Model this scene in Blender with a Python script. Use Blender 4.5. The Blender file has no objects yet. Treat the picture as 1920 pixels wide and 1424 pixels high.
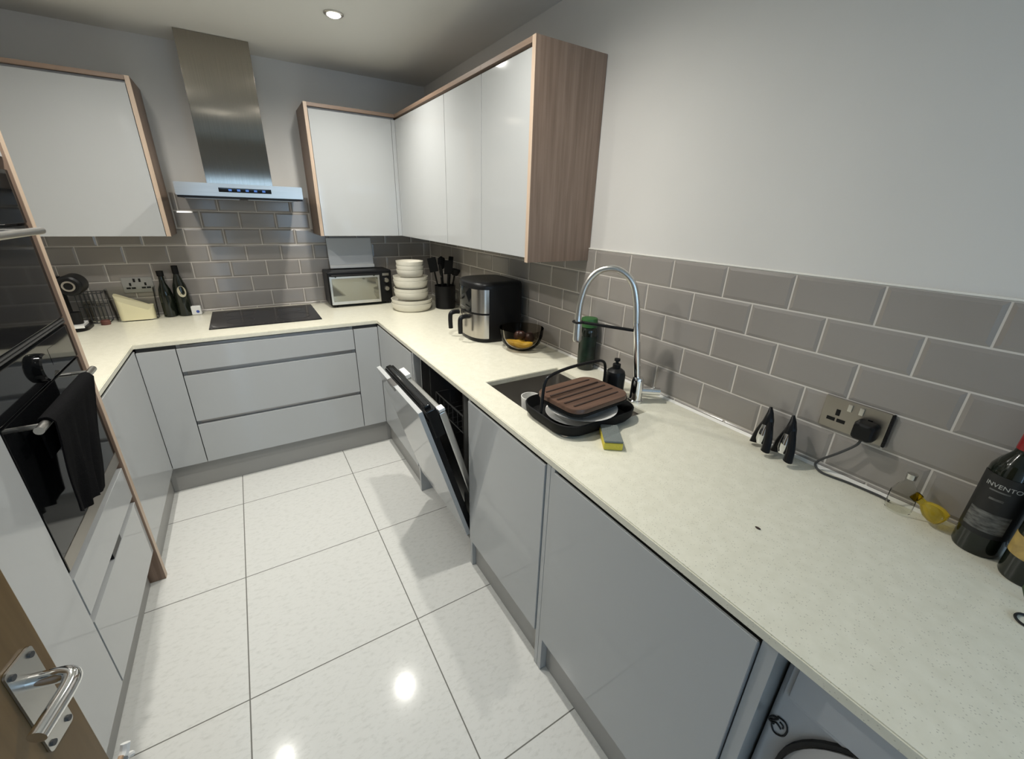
import bpy, bmesh, math, random
from mathutils import Vector, Matrix
random.seed(7)
S = bpy.context.scene
COL = S.collection
PI = math.pi
V = Vector

# ------------------------------------------------------------------ materials
def newmat(name):
    m = bpy.data.materials.new(name); m.use_nodes = True
    nt = m.node_tree
    return m, nt, nt.nodes['Principled BSDF']

def mat(name, col, rough=.5, spec=.5, metal=0., coat=0., trans=0., ior=1.45, var=0., vscale=8., bump=0., bscale=200., emit=None, estr=0., stretch=None, alpha=1.):
    m, nt, b = newmat(name)
    b.inputs['Base Color'].default_value = (*col, 1)
    b.inputs['Roughness'].default_value = rough
    b.inputs['Metallic'].default_value = metal; b.inputs['Specular IOR Level'].default_value = spec
    b.inputs['Coat Weight'].default_value = coat
    b.inputs['Coat Roughness'].default_value = .05
    b.inputs['Transmission Weight'].default_value = trans
    b.inputs['IOR'].default_value = ior
    if emit:
        b.inputs['Emission Color'].default_value = (*emit, 1); b.inputs['Emission Strength'].default_value = estr
    if var or bump:
        tc = nt.nodes.new('ShaderNodeTexCoord'); mp = nt.nodes.new('ShaderNodeMapping')
        nt.links.new(tc.outputs['Object'], mp.inputs['Vector'])
        if stretch: mp.inputs['Scale'].default_value = stretch
    if var:
        n = nt.nodes.new('ShaderNodeTexNoise'); n.inputs['Scale'].default_value = vscale; n.inputs['Detail'].default_value = 4
        nt.links.new(mp.outputs[0], n.inputs['Vector'])
        r = nt.nodes.new('ShaderNodeValToRGB')
        r.color_ramp.elements[0].position = .3; r.color_ramp.elements[1].position = .7
        r.color_ramp.elements[0].color = (*[c * (1 - var) for c in col], 1); r.color_ramp.elements[1].color = (*[min(1, c * (1 + var)) for c in col], 1)
        nt.links.new(n.outputs['Fac'], r.inputs['Fac']); nt.links.new(r.outputs[0], b.inputs['Base Color'])
    if bump:
        n2 = nt.nodes.new('ShaderNodeTexNoise'); n2.inputs['Scale'].default_value = bscale
        nt.links.new(mp.outputs[0], n2.inputs['Vector'])
        bp = nt.nodes.new('ShaderNodeBump'); bp.inputs['Strength'].default_value = bump; bp.inputs['Distance'].default_value = .002
        nt.links.new(n2.outputs['Fac'], bp.inputs['Height']); nt.links.new(bp.outputs[0], b.inputs['Normal'])
    return m

def thin_glass(name, tint=(1, 1, 1), gloss=.12):
    m = bpy.data.materials.new(name); m.use_nodes = True; nt = m.node_tree
    nt.nodes.remove(nt.nodes['Principled BSDF']); out = nt.nodes['Material Output']
    t = nt.nodes.new('ShaderNodeBsdfTransparent'); t.inputs[0].default_value = (*tint, 1)
    g = nt.nodes.new('ShaderNodeBsdfGlossy'); g.inputs['Roughness'].default_value = .03
    lw = nt.nodes.new('ShaderNodeLayerWeight'); lw.inputs['Blend'].default_value = gloss
    mx = nt.nodes.new('ShaderNodeMixShader')
    nt.links.new(lw.outputs['Fresnel'], mx.inputs[0]); nt.links.new(t.outputs[0], mx.inputs[1]); nt.links.new(g.outputs[0], mx.inputs[2])
    nt.links.new(mx.outputs[0], out.inputs['Surface'])
    return m

def wood(name, c0, c1, axis=2, scale=1., rough=.45):
    m, nt, b = newmat(name)
    tc = nt.nodes.new('ShaderNodeTexCoord'); mp = nt.nodes.new('ShaderNodeMapping')
    s = [60 * scale] * 3; s[axis] = 2.5 * scale
    mp.inputs['Scale'].default_value = s
    nt.links.new(tc.outputs['Object'], mp.inputs['Vector'])
    n = nt.nodes.new('ShaderNodeTexNoise'); n.inputs['Scale'].default_value = 1.; n.inputs['Detail'].default_value = 6; n.inputs['Distortion'].default_value = .4
    nt.links.new(mp.outputs[0], n.inputs['Vector'])
    r = nt.nodes.new('ShaderNodeValToRGB'); r.color_ramp.elements[0].position = .3; r.color_ramp.elements[1].position = .72
    r.color_ramp.elements[0].color = (*c0, 1); r.color_ramp.elements[1].color = (*c1, 1)
    nt.links.new(n.outputs['Fac'], r.inputs['Fac']); nt.links.new(r.outputs[0], b.inputs['Base Color'])
    b.inputs['Roughness'].default_value = rough
    return m

def quartz():
    m, nt, b = newmat('quartz')
    tc = nt.nodes.new('ShaderNodeTexCoord')
    v = nt.nodes.new('ShaderNodeTexVoronoi'); v.inputs['Scale'].default_value = 210
    nt.links.new(tc.outputs['Object'], v.inputs['Vector'])
    lt = nt.nodes.new('ShaderNodeMath'); lt.operation = 'LESS_THAN'; lt.inputs[1].default_value = .25
    nt.links.new(v.outputs['Distance'], lt.inputs[0])
    sep = nt.nodes.new('ShaderNodeSeparateColor'); nt.links.new(v.outputs['Color'], sep.inputs[0])
    g = nt.nodes.new('ShaderNodeMath'); g.operation = 'GREATER_THAN'; g.inputs[1].default_value = .6
    nt.links.new(sep.outputs[0], g.inputs[0])
    mu = nt.nodes.new('ShaderNodeMath'); mu.operation = 'MULTIPLY'; nt.links.new(lt.outputs[0], mu.inputs[0]); nt.links.new(g.outputs[0], mu.inputs[1])
    mu2 = nt.nodes.new('ShaderNodeMath'); mu2.operation = 'MULTIPLY'; mu2.inputs[1].default_value = .4; nt.links.new(mu.outputs[0], mu2.inputs[0])
    n = nt.nodes.new('ShaderNodeTexNoise'); n.inputs['Scale'].default_value = 35; n.inputs['Detail'].default_value = 5
    nt.links.new(tc.outputs['Object'], n.inputs['Vector'])
    r = nt.nodes.new('ShaderNodeValToRGB'); r.color_ramp.elements[0].position = .3; r.color_ramp.elements[1].position = .7
    r.color_ramp.elements[0].color = (.71, .685, .56, 1); r.color_ramp.elements[1].color = (.775, .75, .625, 1)
    nt.links.new(n.outputs['Fac'], r.inputs['Fac'])
    mx = nt.nodes.new('ShaderNodeMix'); mx.data_type = 'RGBA'
    nt.links.new(mu2.outputs[0], mx.inputs['Factor']); nt.links.new(r.outputs[0], mx.inputs['A']); mx.inputs['B'].default_value = (.28, .26, .2, 1)
    nt.links.new(mx.outputs['Result'], b.inputs['Base Color'])
    b.inputs['Roughness'].default_value = .28
    return m

def floor_mat():
    m, nt, b = newmat('floor_tile')
    tc = nt.nodes.new('ShaderNodeTexCoord'); mp = nt.nodes.new('ShaderNodeMapping')
    mp.inputs['Location'].default_value = (.983 + .5978 * 8, 1.549 + .5956 * 12, 0)
    nt.links.new(tc.outputs['Object'], mp.inputs['Vector'])
    br = nt.nodes.new('ShaderNodeTexBrick'); br.offset = 0; br.squash = 1
    br.inputs['Scale'].default_value = 1; br.inputs['Brick Width'].default_value = .5978; br.inputs['Row Height'].default_value = .5956
    br.inputs['Mortar Size'].default_value = .0022; br.inputs['Mortar Smooth'].default_value = .1
    nt.links.new(mp.outputs[0], br.inputs['Vector'])
    n = nt.nodes.new('ShaderNodeTexNoise'); n.inputs['Scale'].default_value = 34; n.inputs['Detail'].default_value = 8; n.inputs['Roughness'].default_value = .7
    mp2 = nt.nodes.new('ShaderNodeMapping'); mp2.inputs['Rotation'].default_value = (0, 0, .6); mp2.inputs['Scale'].default_value = (1, 2.2, 1)
    nt.links.new(tc.outputs['Object'], mp2.inputs['Vector']); nt.links.new(mp2.outputs[0], n.inputs['Vector'])
    r = nt.nodes.new('ShaderNodeValToRGB'); r.color_ramp.elements[0].position = .33; r.color_ramp.elements[1].position = .5
    r.color_ramp.elements[0].color = (.56, .56, .53, 1); r.color_ramp.elements[1].color = (.645, .645, .615, 1)
    nt.links.new(n.outputs['Fac'], r.inputs['Fac'])
    mx = nt.nodes.new('ShaderNodeMix'); mx.data_type = 'RGBA'
    nt.links.new(br.outputs['Fac'], mx.inputs['Factor']); nt.links.new(r.outputs[0], mx.inputs['A']); mx.inputs['B'].default_value = (.17, .165, .15, 1)
    nt.links.new(mx.outputs['Result'], b.inputs['Base Color'])
    b.inputs['Roughness'].default_value = .11
    b.inputs['Specular IOR Level'].default_value = .16
    return m

def brushed(name, col=(.56, .53, .49), rough=.28, axis=0, aniso=0.):
    m, nt, b = newmat(name)
    b.inputs['Metallic'].default_value = 1; b.inputs['Roughness'].default_value = rough
    b.inputs['Anisotropic'].default_value = aniso
    tc = nt.nodes.new('ShaderNodeTexCoord'); mp = nt.nodes.new('ShaderNodeMapping')
    s = [400.] * 3; s[axis] = 4.; mp.inputs['Scale'].default_value = s
    nt.links.new(tc.outputs['Object'], mp.inputs['Vector'])
    n = nt.nodes.new('ShaderNodeTexNoise'); n.inputs['Scale'].default_value = 1
    nt.links.new(mp.outputs[0], n.inputs['Vector'])
    r = nt.nodes.new('ShaderNodeValToRGB')
    r.color_ramp.elements[0].color = (*[c * .82 for c in col], 1); r.color_ramp.elements[1].color = (*[min(1, c * 1.15) for c in col], 1)
    nt.links.new(n.outputs['Fac'], r.inputs['Fac']); nt.links.new(r.outputs[0], b.inputs['Base Color'])
    bp = nt.nodes.new('ShaderNodeBump'); bp.inputs['Strength'].default_value = .08; bp.inputs['Distance'].default_value = .001
    nt.links.new(n.outputs['Fac'], bp.inputs['Height']); nt.links.new(bp.outputs[0], b.inputs['Normal'])
    return m

M = {}
M['paint'] = mat('wall_paint', (.66, .645, .615), .75, var=.02, vscale=3)
M['ceil'] = mat('ceiling_paint', (.70, .70, .665), .8)
M['floor'] = floor_mat()
M['quartz'] = quartz()
M['gloss'] = mat('gloss_door', (.435, .445, .445), .07, spec=.5)
M['gloss_edge'] = mat('gloss_door_edge', (.50, .50, .49), .2)
M['wood'] = wood('cabinet_oak', (.19, .125, .088), (.30, .21, .155))
M['woodx'] = wood('cabinet_oak_long', (.19, .125, .088), (.30, .21, .155), axis=1)
M['wooda'] = wood('cabinet_oak_across', (.19, .125, .088), (.30, .21, .155), axis=0)
M['woode'] = wood('cabinet_oak_edge', (.44, .33, .24), (.56, .43, .325))
M['oak'] = wood('door_oak', (.12, .07, .024), (.20, .122, .048), scale=.7, rough=.4)
M['plinth'] = mat('plinth_grey', (.30, .295, .28), .35)
M['carcass'] = mat('carcass_grey', (.36, .36, .36), .5)
M['rail'] = brushed('handle_rail', (.33, .32, .31), .35)
M['tile'] = mat('wall_tile', (.295, .271, .248), .16, var=.05, vscale=2.5)
M['grout'] = mat('grout', (.62, .58, .53), .9)
M['silicone'] = mat('silicone', (.75, .73, .68), .4)
M['steel'] = brushed('brushed_steel', (.60, .57, .53), .3, axis=0)
M['steelv'] = brushed('brushed_steel_upright', (.50, .47, .43), .26, axis=2)
M['chim'] = brushed('chimney_steel', (.34, .31, .27), .135, axis=2, aniso=.93)
M['chrome'] = mat('chrome', (.78, .78, .78), .08, metal=1)
M['satin'] = mat('satin_steel', (.62, .61, .58), .28, metal=1)
M['sink'] = mat('sink_steel', (.50, .48, .45), .33, metal=1)
M['black'] = mat('black_plastic', (.008, .008, .0085), .35, spec=.25)
M['blackm'] = mat('black_matte', (.008, .008, .008), .7, spec=.2)
M['blackg'] = mat('black_glass', (.006, .0065, .007), .06, spec=.3)
M['darkgrey'] = mat('dark_grey', (.055, .055, .055), .5)
M['hobglass'] = mat('hob_glass', (.012, .011, .012), .16, spec=.2)
M['hobmark'] = mat('hob_marking', (.05, .05, .052), .3)
M['white'] = mat('white_plastic', (.75, .75, .73), .3)
M['ceramic'] = mat('cream_ceramic', (.70, .67, .58), .25)
M['ceramicw'] = mat('white_ceramic', (.80, .79, .76), .2)
M['towel'] = mat('towel_cloth', (.007, .007, .0075), .95, spec=.05, bump=.8, bscale=300)
M['glass'] = thin_glass('clear_glass', (.975, .98, .97), .035)
M['smoke'] = thin_glass('smoky_glass', (.70, .67, .62), .12)
M['pane'] = thin_glass('window_pane', (.97, .98, 1.), .06)
M['wine'] = mat('dark_bottle_glass', (.008, .011, .007), .12, coat=.3)
M['winelabel'] = mat('black_label', (.012, .012, .012), .5)
M['labeltext'] = mat('label_print', (.42, .42, .40), .5)
M['labelfoil'] = mat('label_grey_print', (.10, .10, .095), .6, var=.6, vscale=60, stretch=(1, 1, 3))
M['gold'] = mat('gold_label', (.42, .30, .10), .4, var=.3, vscale=40)
M['red'] = mat('red_capsule', (.25, .012, .015), .3)
M['green'] = mat('green_plastic', (.03, .115, .03), .45)
M['greend'] = mat('dark_green_leaf', (.035, .06, .02), .4)
M['bottlegreen'] = mat('dark_green_label', (.007, .017, .010), .35, var=.7, vscale=25)
M['sponge'] = mat('yellow_sponge', (.62, .52, .07), .9, bump=1., bscale=150)
M['scour'] = mat('grey_scourer', (.16, .18, .17), .95, bump=1., bscale=250)
M['board'] = wood('brown_board', (.075, .040, .026), (.135, .075, .05), axis=0, scale=.8, rough=.4)
M['boarddark'] = mat('board_groove', (.035, .02, .014), .7)
M['banana'] = mat('banana_skin', (.85, .54, .06), .45, var=.12, vscale=20)
M['stem'] = mat('banana_stem', (.12, .08, .03), .7)
M['fruit'] = mat('dark_fruit', (.05, .02, .015), .35, var=.4, vscale=30)
M['oil'] = thin_glass('amber_glass', (.85, .68, .06), .15)
M['oilliq'] = mat('amber_oil', (.80, .62, .06), .06, trans=.75, ior=1.35, coat=.3)
M['cream'] = mat('cream_bag', (.86, .78, .53), .5, bump=.4, bscale=40)
M['ovalabel'] = mat('cream_label', (.50, .46, .33), .5)
M['brown'] = mat('red_brown', (.12, .045, .035), .5)
M['blue'] = mat('blue_print', (.05, .09, .35), .4)
M['foil'] = mat('grey_tray', (.60, .61, .62), .35)
M['bluedisp'] = mat('blue_display', (.01, .02, .05), .1, emit=(.15, .35, 1.), estr=.5)
M['lens'] = mat('lamp_lens', (1, 1, 1), .3, emit=(1., .98, .90), estr=22)
M['wm'] = mat('washer_white', (.48, .49, .50), .3)
M['wmdark'] = mat('washer_dark_glass', (.06, .065, .07), .08)
M['strap'] = mat('tan_strap', (.45, .30, .19), .6)
M['frame'] = mat('window_frame', (.75, .75, .74), .35)
M['nickel'] = mat('brushed_nickel', (.36, .335, .30), .4, metal=1)
M['rubber'] = mat('black_rubber', (.01, .01, .01), .6)

# ------------------------------------------------------------------ mesh tools
def BM(): return bmesh.new()

def box(bm, x0, x1, y0, y1, z0, z1, bev=0., seg=2, mx=None):
    x0, x1 = min(x0, x1), max(x0, x1); y0, y1 = min(y0, y1), max(y0, y1); z0, z1 = min(z0, z1), max(z0, z1)
    vs = [bm.verts.new(p) for p in [(x0, y0, z0), (x1, y0, z0), (x1, y1, z0), (x0, y1, z0), (x0, y0, z1), (x1, y0, z1), (x1, y1, z1), (x0, y1, z1)]]
    fs = [bm.faces.new([vs[i] for i in f]) for f in [(3, 2, 1, 0), (4, 5, 6, 7), (0, 1, 5, 4), (1, 2, 6, 5), (2, 3, 7, 6), (3, 0, 4, 7)]]
    if bev:
        es = list({e for f in fs for e in f.edges})
        r = bmesh.ops.bevel(bm, geom=es, offset=bev, segments=seg, affect='EDGES', profile=.5, clamp_overlap=True)
        vs = list({v for f in r['faces'] for v in f.verts} | {v for v in vs if v.is_valid})
    if mx is not None: bmesh.ops.transform(bm, matrix=mx, verts=vs)
    return bm

def lathe(bm, prof, c=(0, 0, 0), seg=32, mx=None, sx=1., sy=1.):
    """revolve [(r,z)..] about the z axis at c; points with r=0 close the shape"""
    rings = []; allv = []
    for r, z in prof:
        if r < 1e-6:
            v = bm.verts.new((c[0], c[1], c[2] + z)); rings.append([v]); allv.append(v)
        else:
            ring = [bm.verts.new((c[0] + sx * r * math.cos(2 * PI * i / seg), c[1] + sy * r * math.sin(2 * PI * i / seg), c[2] + z)) for i in range(seg)]
            rings.append(ring); allv += ring
    for a, b in zip(rings, rings[1:]):
        if len(a) == 1 and len(b) == 1: continue
        for i in range(seg):
            j = (i + 1) % seg
            if len(a) == 1: bm.faces.new([a[0], b[j], b[i]])
            elif len(b) == 1: bm.faces.new([a[i], a[j], b[0]])
            else: bm.faces.new([a[i], a[j], b[j], b[i]])
    if mx is not None: bmesh.ops.transform(bm, matrix=mx, verts=allv)
    return bm

def tube(bm, pts, r, seg=12, closed=False, radii=None):
    pts = [V(p) for p in pts]; n = len(pts); rings = []
    up = None
    for i, p in enumerate(pts):
        if closed: t = (pts[(i + 1) % n] - pts[i - 1]).normalized()
        else: t = (pts[min(i + 1, n - 1)] - pts[max(i - 1, 0)]).normalized()
        if up is None:
            up = V((0, 0, 1)) if abs(t.z) < .9 else V((1, 0, 0))
        up = (up - t * up.dot(t)).normalized(); s = t.cross(up)
        rr = radii[i] if radii else r
        rings.append([bm.verts.new(p + (up * math.cos(2 * PI * k / seg) + s * math.sin(2 * PI * k / seg)) * rr) for k in range(seg)])
    m = n if closed else n - 1
    for i in range(m):
        a, b = rings[i], rings[(i + 1) % n]
        for k in range(seg):
            l = (k + 1) % seg; bm.faces.new([a[k], a[l], b[l], b[k]])
    if not closed:
        bm.faces.new(list(reversed(rings[0]))); bm.faces.new(rings[-1])
    return bm

def spline(pts, n=8, closed=False):
    pts = [V(p) for p in pts]; out = []; N = len(pts)
    rng = range(N) if closed else range(N - 1)
    for i in rng:
        if closed: p0, p1, p2, p3 = pts[i - 1], pts[i], pts[(i + 1) % N], pts[(i + 2) % N]
        else: p0, p1, p2, p3 = pts[max(i - 1, 0)], pts[i], pts[i + 1], pts[min(i + 2, N - 1)]
        for k in range(n):
            t = k / n
            out.append(.5 * ((2 * p1) + (p2 - p0) * t + (2 * p0 - 5 * p1 + 4 * p2 - p3) * t * t + (3 * p1 - p0 - 3 * p2 + p3) * t ** 3))
    if not closed: out.append(pts[-1])
    return out

def prism(bm, poly, z0, z1, top=None, mx=None):
    """extrude a 2D polygon [(x,y)..] from z0 to z1 (top: other polygon at z1)"""
    top = top or poly
    a = [bm.verts.new((p[0], p[1], z0)) for p in poly]; b = [bm.verts.new((p[0], p[1], z1)) for p in top]
    n = len(a)
    bm.faces.new(list(reversed(a))); bm.faces.new(b)
    for i in range(n):
        j = (i + 1) % n; bm.faces.new([a[i], a[j], b[j], b[i]])
    if mx is not None: bmesh.ops.transform(bm, matrix=mx, verts=a + b)
    return bm

def loft(bm, loops, cap0=True, cap1=True):
    rs = [[bm.verts.new(p) for p in l] for l in loops]
    n = len(rs[0])
    for a, b in zip(rs, rs[1:]):
        for i in range(n):
            j = (i + 1) % n; bm.faces.new([a[i], a[j], b[j], b[i]])
    if cap0: bm.faces.new(list(reversed(rs[0])))
    if cap1: bm.faces.new(rs[-1])
    return bm

def rrect(x0, x1, y0, y1, r, n=6):
    out = []
    for cx, cy, a0 in [(x1 - r, y1 - r, 0), (x0 + r, y1 - r, 90), (x0 + r, y0 + r, 180), (x1 - r, y0 + r, 270)]:
        for k in range(n + 1):
            a = math.radians(a0 + 90 * k / n); out.append((cx + r * math.cos(a), cy + r * math.sin(a)))
    return out

def grid_plate(bm, xs, ys, z0, z1, filled):
    """watertight slab made of the cells (i,j) for which filled(xc,yc)"""
    nx, ny = len(xs) - 1, len(ys) - 1
    f = [[filled((xs[i] + xs[i + 1]) / 2, (ys[j] + ys[j + 1]) / 2) for j in range(ny)] for i in range(nx)]
    vt = {}
    def v(i, j, z):
        if (i, j, z) not in vt: vt[(i, j, z)] = bm.verts.new((xs[i], ys[j], z))
        return vt[(i, j, z)]
    ok = lambda i, j: 0 <= i < nx and 0 <= j < ny and f[i][j]
    for i in range(nx):
        for j in range(ny):
            if not f[i][j]: continue
            bm.faces.new([v(i, j, z1), v(i + 1, j, z1), v(i + 1, j + 1, z1), v(i, j + 1, z1)])
            bm.faces.new([v(i, j + 1, z0), v(i + 1, j + 1, z0), v(i + 1, j, z0), v(i, j, z0)])
            if not ok(i - 1, j): bm.faces.new([v(i, j, z0), v(i, j, z1), v(i, j + 1, z1), v(i, j + 1, z0)])
            if not ok(i + 1, j): bm.faces.new([v(i + 1, j + 1, z0), v(i + 1, j + 1, z1), v(i + 1, j, z1), v(i + 1, j, z0)])
            if not ok(i, j - 1): bm.faces.new([v(i + 1, j, z0), v(i + 1, j, z1), v(i, j, z1), v(i, j, z0)])
            if not ok(i, j + 1): bm.faces.new([v(i, j + 1, z0), v(i, j + 1, z1), v(i + 1, j + 1, z1), v(i + 1, j + 1, z0)])
    return bm

# ------------------------------------------------------------------ object tools
ROOTLOC = {}
def tag(o, label=None, cat=None, group=None, kind=None):
    if label: o['label'] = label
    if cat: o['category'] = cat
    if group: o['group'] = group
    if kind: o['kind'] = kind
    return o

def thing(name, label, cat, loc=(0, 0, 0), group=None, rz=0.):
    o = bpy.data.objects.new(name, None); COL.objects.link(o)
    o.empty_display_size = .05
    o.location = loc; o.rotation_euler = (0, 0, rz)
    ROOTLOC[o.name] = V(loc)
    return tag(o, label, cat, group)

def obj(name, bm, m, parent=None, world=True, smooth=35, loc=None, label=None):
    """link bm as one mesh object. With a parent and world=True the mesh is given in world
    coordinates and moved into the parent's frame; without a parent, loc becomes the origin."""
    bmesh.ops.recalc_face_normals(bm, faces=bm.faces)
    root = parent
    while root is not None and root.parent is not None: root = root.parent
    if parent is not None and world:
        bmesh.ops.translate(bm, vec=-ROOTLOC[root.name], verts=bm.verts)
    if parent is None and loc is not None:
        bmesh.ops.translate(bm, vec=-V(loc), verts=bm.verts)
    me = bpy.data.meshes.new(name); bm.to_mesh(me); bm.free()
    me.materials.append(M[m] if isinstance(m, str) else m)
    if smooth:
        me.polygons.foreach_set('use_smooth', [True] * len(me.polygons))
        me.set_sharp_from_angle(angle=math.radians(smooth))
    o = bpy.data.objects.new(name, me); COL.objects.link(o)
    if smooth:
        wn = o.modifiers.new('weighted', 'WEIGHTED_NORMAL'); wn.keep_sharp = True; wn.weight = 100
    if parent is not None: o.parent = parent
    elif loc is not None: o.location = loc
    ROOTLOC[o.name] = V(loc) if loc is not None else V((0, 0, 0))
    if label: o['label'] = label
    return o

def pieces(name, bm, m, parent=None, world=True, smooth=35):
    """link every connected piece of bm as a part of its own"""
    left = set(bm.verts); out = []
    while left:
        todo = [left.pop()]; grp = set(todo)
        while todo:
            for e in todo.pop().link_edges:
                for v in e.verts:
                    if v in left: left.discard(v); grp.add(v); todo.append(v)
        nb = BM(); mp = {v: nb.verts.new(v.co) for v in grp}
        for f in {f for v in grp for f in v.link_faces}: nb.faces.new([mp[v] for v in f.verts])
        out.append(obj(name, nb, m, parent, world=world, smooth=smooth))
    bm.free(); return out

def solo(name, bm, m, label, cat, loc=(0, 0, 0), group=None, smooth=35):
    return tag(obj(name, bm, m, None, loc=loc, smooth=smooth), label, cat, group)

def struct(name, bm, m, parent=None, smooth=0):
    o = obj(name, bm, m, parent, smooth=smooth, loc=None if parent else (0, 0, 0))
    if parent is None: o['kind'] = 'structure'
    return o

# ------------------------------------------------------------------ key dimensions
YB, ZC, XL = .04, 2.415, -2.49          # back wall, ceiling, left wall
H, T = .907, .024                       # worktop top, thickness
FX, FY, FL = -.671, -.671, -1.889       # front planes: right run, back run, left run
YF = -4.7                               # wall behind the camera
DB, DT = .165, .860                     # door bottom / top

# ------------------------------------------------------------------ room shell
b = BM(); box(b, -3.4, .15, YF - .1, YB + .1, -.1, 0); struct('floor', b, 'floor')
b = BM(); box(b, -3.4, .15, YF - .1, YB + .1, ZC, ZC + .1); struct('ceiling', b, 'ceil')
b = BM(); box(b, -3.4, .15, YB, YB + .12, 0, ZC); wall_back = struct('wall_back', b, 'paint')
b = BM(); box(b, 0, .12, YF, YB, 0, ZC); wall_right = struct('wall_right', b, 'paint')
b = BM()
box(b, XL - .12, XL, -2.634, YB, 0, ZC)
struct('wall_left', b, 'paint')
b = BM(); box(b, XL - .12, -1.90, -2.76, -2.635, 0, ZC); struct('wall_return', b, 'paint')
b = BM()
box(b, -2.03, -1.90, -3.50, -2.76, 2.06, ZC)
box(b, -2.03, -1.90, YF, -3.50, 0, ZC)
struct('wall_door', b, 'paint')
b = BM(); box(b, -3.4, -3.3, YF, YB, 0, ZC); struct('wall_hall', b, 'paint')
b = BM()
OPEN = [(-1.87, -1.55, .12, 1.97), (-.80, -.10, .98, 1.97), (-1.49, -.86, 1.80, 1.97)]   # x0, x1, z0, z1; solid middle and transom shaped to split the window's reflection
gx = sorted({-3.4, .12, *[v for a in OPEN for v in a[:2]]}); gz = sorted({0, ZC, *[v for a in OPEN for v in a[2:]]})
b0 = BM(); grid_plate(b0, gx, gz, 0, .12, lambda x, z: not any(a[0] < x < a[1] and a[2] < z < a[3] for a in OPEN))
bmesh.ops.transform(b0, matrix=Matrix(((1, 0, 0, 0), (0, 0, -1, YF), (0, 1, 0, 0), (0, 0, 0, 1))), verts=b0.verts)
struct('wall_front', b0, 'paint')
for k, (x0, x1, z0, z1) in enumerate(OPEN):
    f = .035; b = BM()
    for a in [(x0, x0 + f, z0, z1), (x1 - f, x1, z0, z1), (x0 + f, x1 - f, z0, z0 + f), (x0 + f, x1 - f, z1 - f, z1)]: box(b, a[0], a[1], YF - .09, YF - .02, a[2], a[3], .003)
    win = struct('window_%d' % (k + 1), b, 'frame')
    b = BM(); box(b, x0 + f, x1 - f, YF - .06, YF - .054, z0 + f, z1 - f); struct('pane', b, 'pane', win)

# tiled splashbacks: bevelled tiles standing on a grout bed
TH, TW, G = .1021, .2077, .0046
ZTOP = 1.4342
def tile(bm, P, u, n, u0, u1, z0, z1):
    """one bevelled tile on a wall: P origin, u horizontal direction, n wall normal"""
    if u1 - u0 < .012 or z1 - z0 < .006: return
    bw = min(.009, (u1 - u0) * .4, (z1 - z0) * .4)
    z = V((0, 0, 1)); L = []
    for d, i in [(.001, 0), (.0062, 0), (.0085, bw)]:
        L.append([bm.verts.new(P + u * a + z * c + n * d) for a, c in [(u0 + i, z0 + i), (u1 - i, z0 + i), (u1 - i, z1 - i), (u0 + i, z1 - i)]])
    for A, B in zip(L, L[1:]):
        for i in range(4): bm.faces.new([A[i], A[(i + 1) % 4], B[(i + 1) % 4], B[i]])
    bm.faces.new(L[-1])
def splash(name, parent, P, u, n, ua, ub, zt, phase, zlow, zend):
    bt = BM()
    row = 0; z1 = zt
    while z1 > zlow + .006:
        z0 = max(z1 - TH, zlow)
        ph = phase + (TW / 2 if row % 2 else 0)
        k = math.floor((ua - ph) / TW)
        while ph + k * TW < ub:
            a, c = max(ua, ph + k * TW), min(ub, ph + (k + 1) * TW)
            tile(bt, P, u, n, a + G / 2, c - G / 2, z0 + G / 2, z1 - G / 2)
            k += 1
        z1 -= TH; row += 1
    return obj(name, bt, 'tile', parent, smooth=0)
X, Y, Z = V((1, 0, 0)), V((0, 1, 0)), V((0, 0, 1))
# right wall: u runs along -y; joints of the top row at y = -2.363 - k*TW
b = BM(); box(b, -.0058, 0, YF + .02, YB, H + .001, ZTOP); gr = obj('grout_bed', b, 'grout', wall_right, smooth=0)
splash('tile_splashback', wall_right, V((0, 0, 0)), -Y, -X, -YB + .01, 4.6, ZTOP, 2.363 - 12 * TW, H + .003, ZTOP)
b = BM(); box(b, -.009, 0, YF + .02, YB - .01, ZTOP + .0005, ZTOP + .006, .002); obj('sealant_bead', b, 'silicone', wall_right)
b = BM(); prism(b, [(-.0005, H + .0005), (-.017, H + .0005), (-.009, H + .008), (-.0005, H + .008)], -4.4, YB - .01, mx=Matrix(((1, 0, 0, 0), (0, 0, 1, 0), (0, 1, 0, 0), (0, 0, 0, 1))))
obj('sealant_bead', b, 'silicone', wall_right)
# back wall
b = BM(); box(b, XL, -.01, YB - .0058, YB, H + .001, ZTOP); box(b, -1.655, -.883, YB - .0058, YB, ZTOP, ZTOP + 2 * TH); obj('grout_bed', b, 'grout', wall_back, smooth=0)
splash('tile_splashback', wall_back, V((0, YB, 0)), X, -Y, XL + .01, -.012, ZTOP, -1.21 - 5 * TW, H + .003, ZTOP)
splash('tile_splashback', wall_back, V((0, YB, 0)), X, -Y, -1.652, -.886, ZTOP + 2 * TH, -1.21 - 5 * TW, ZTOP, ZTOP + 2 * TH)

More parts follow.
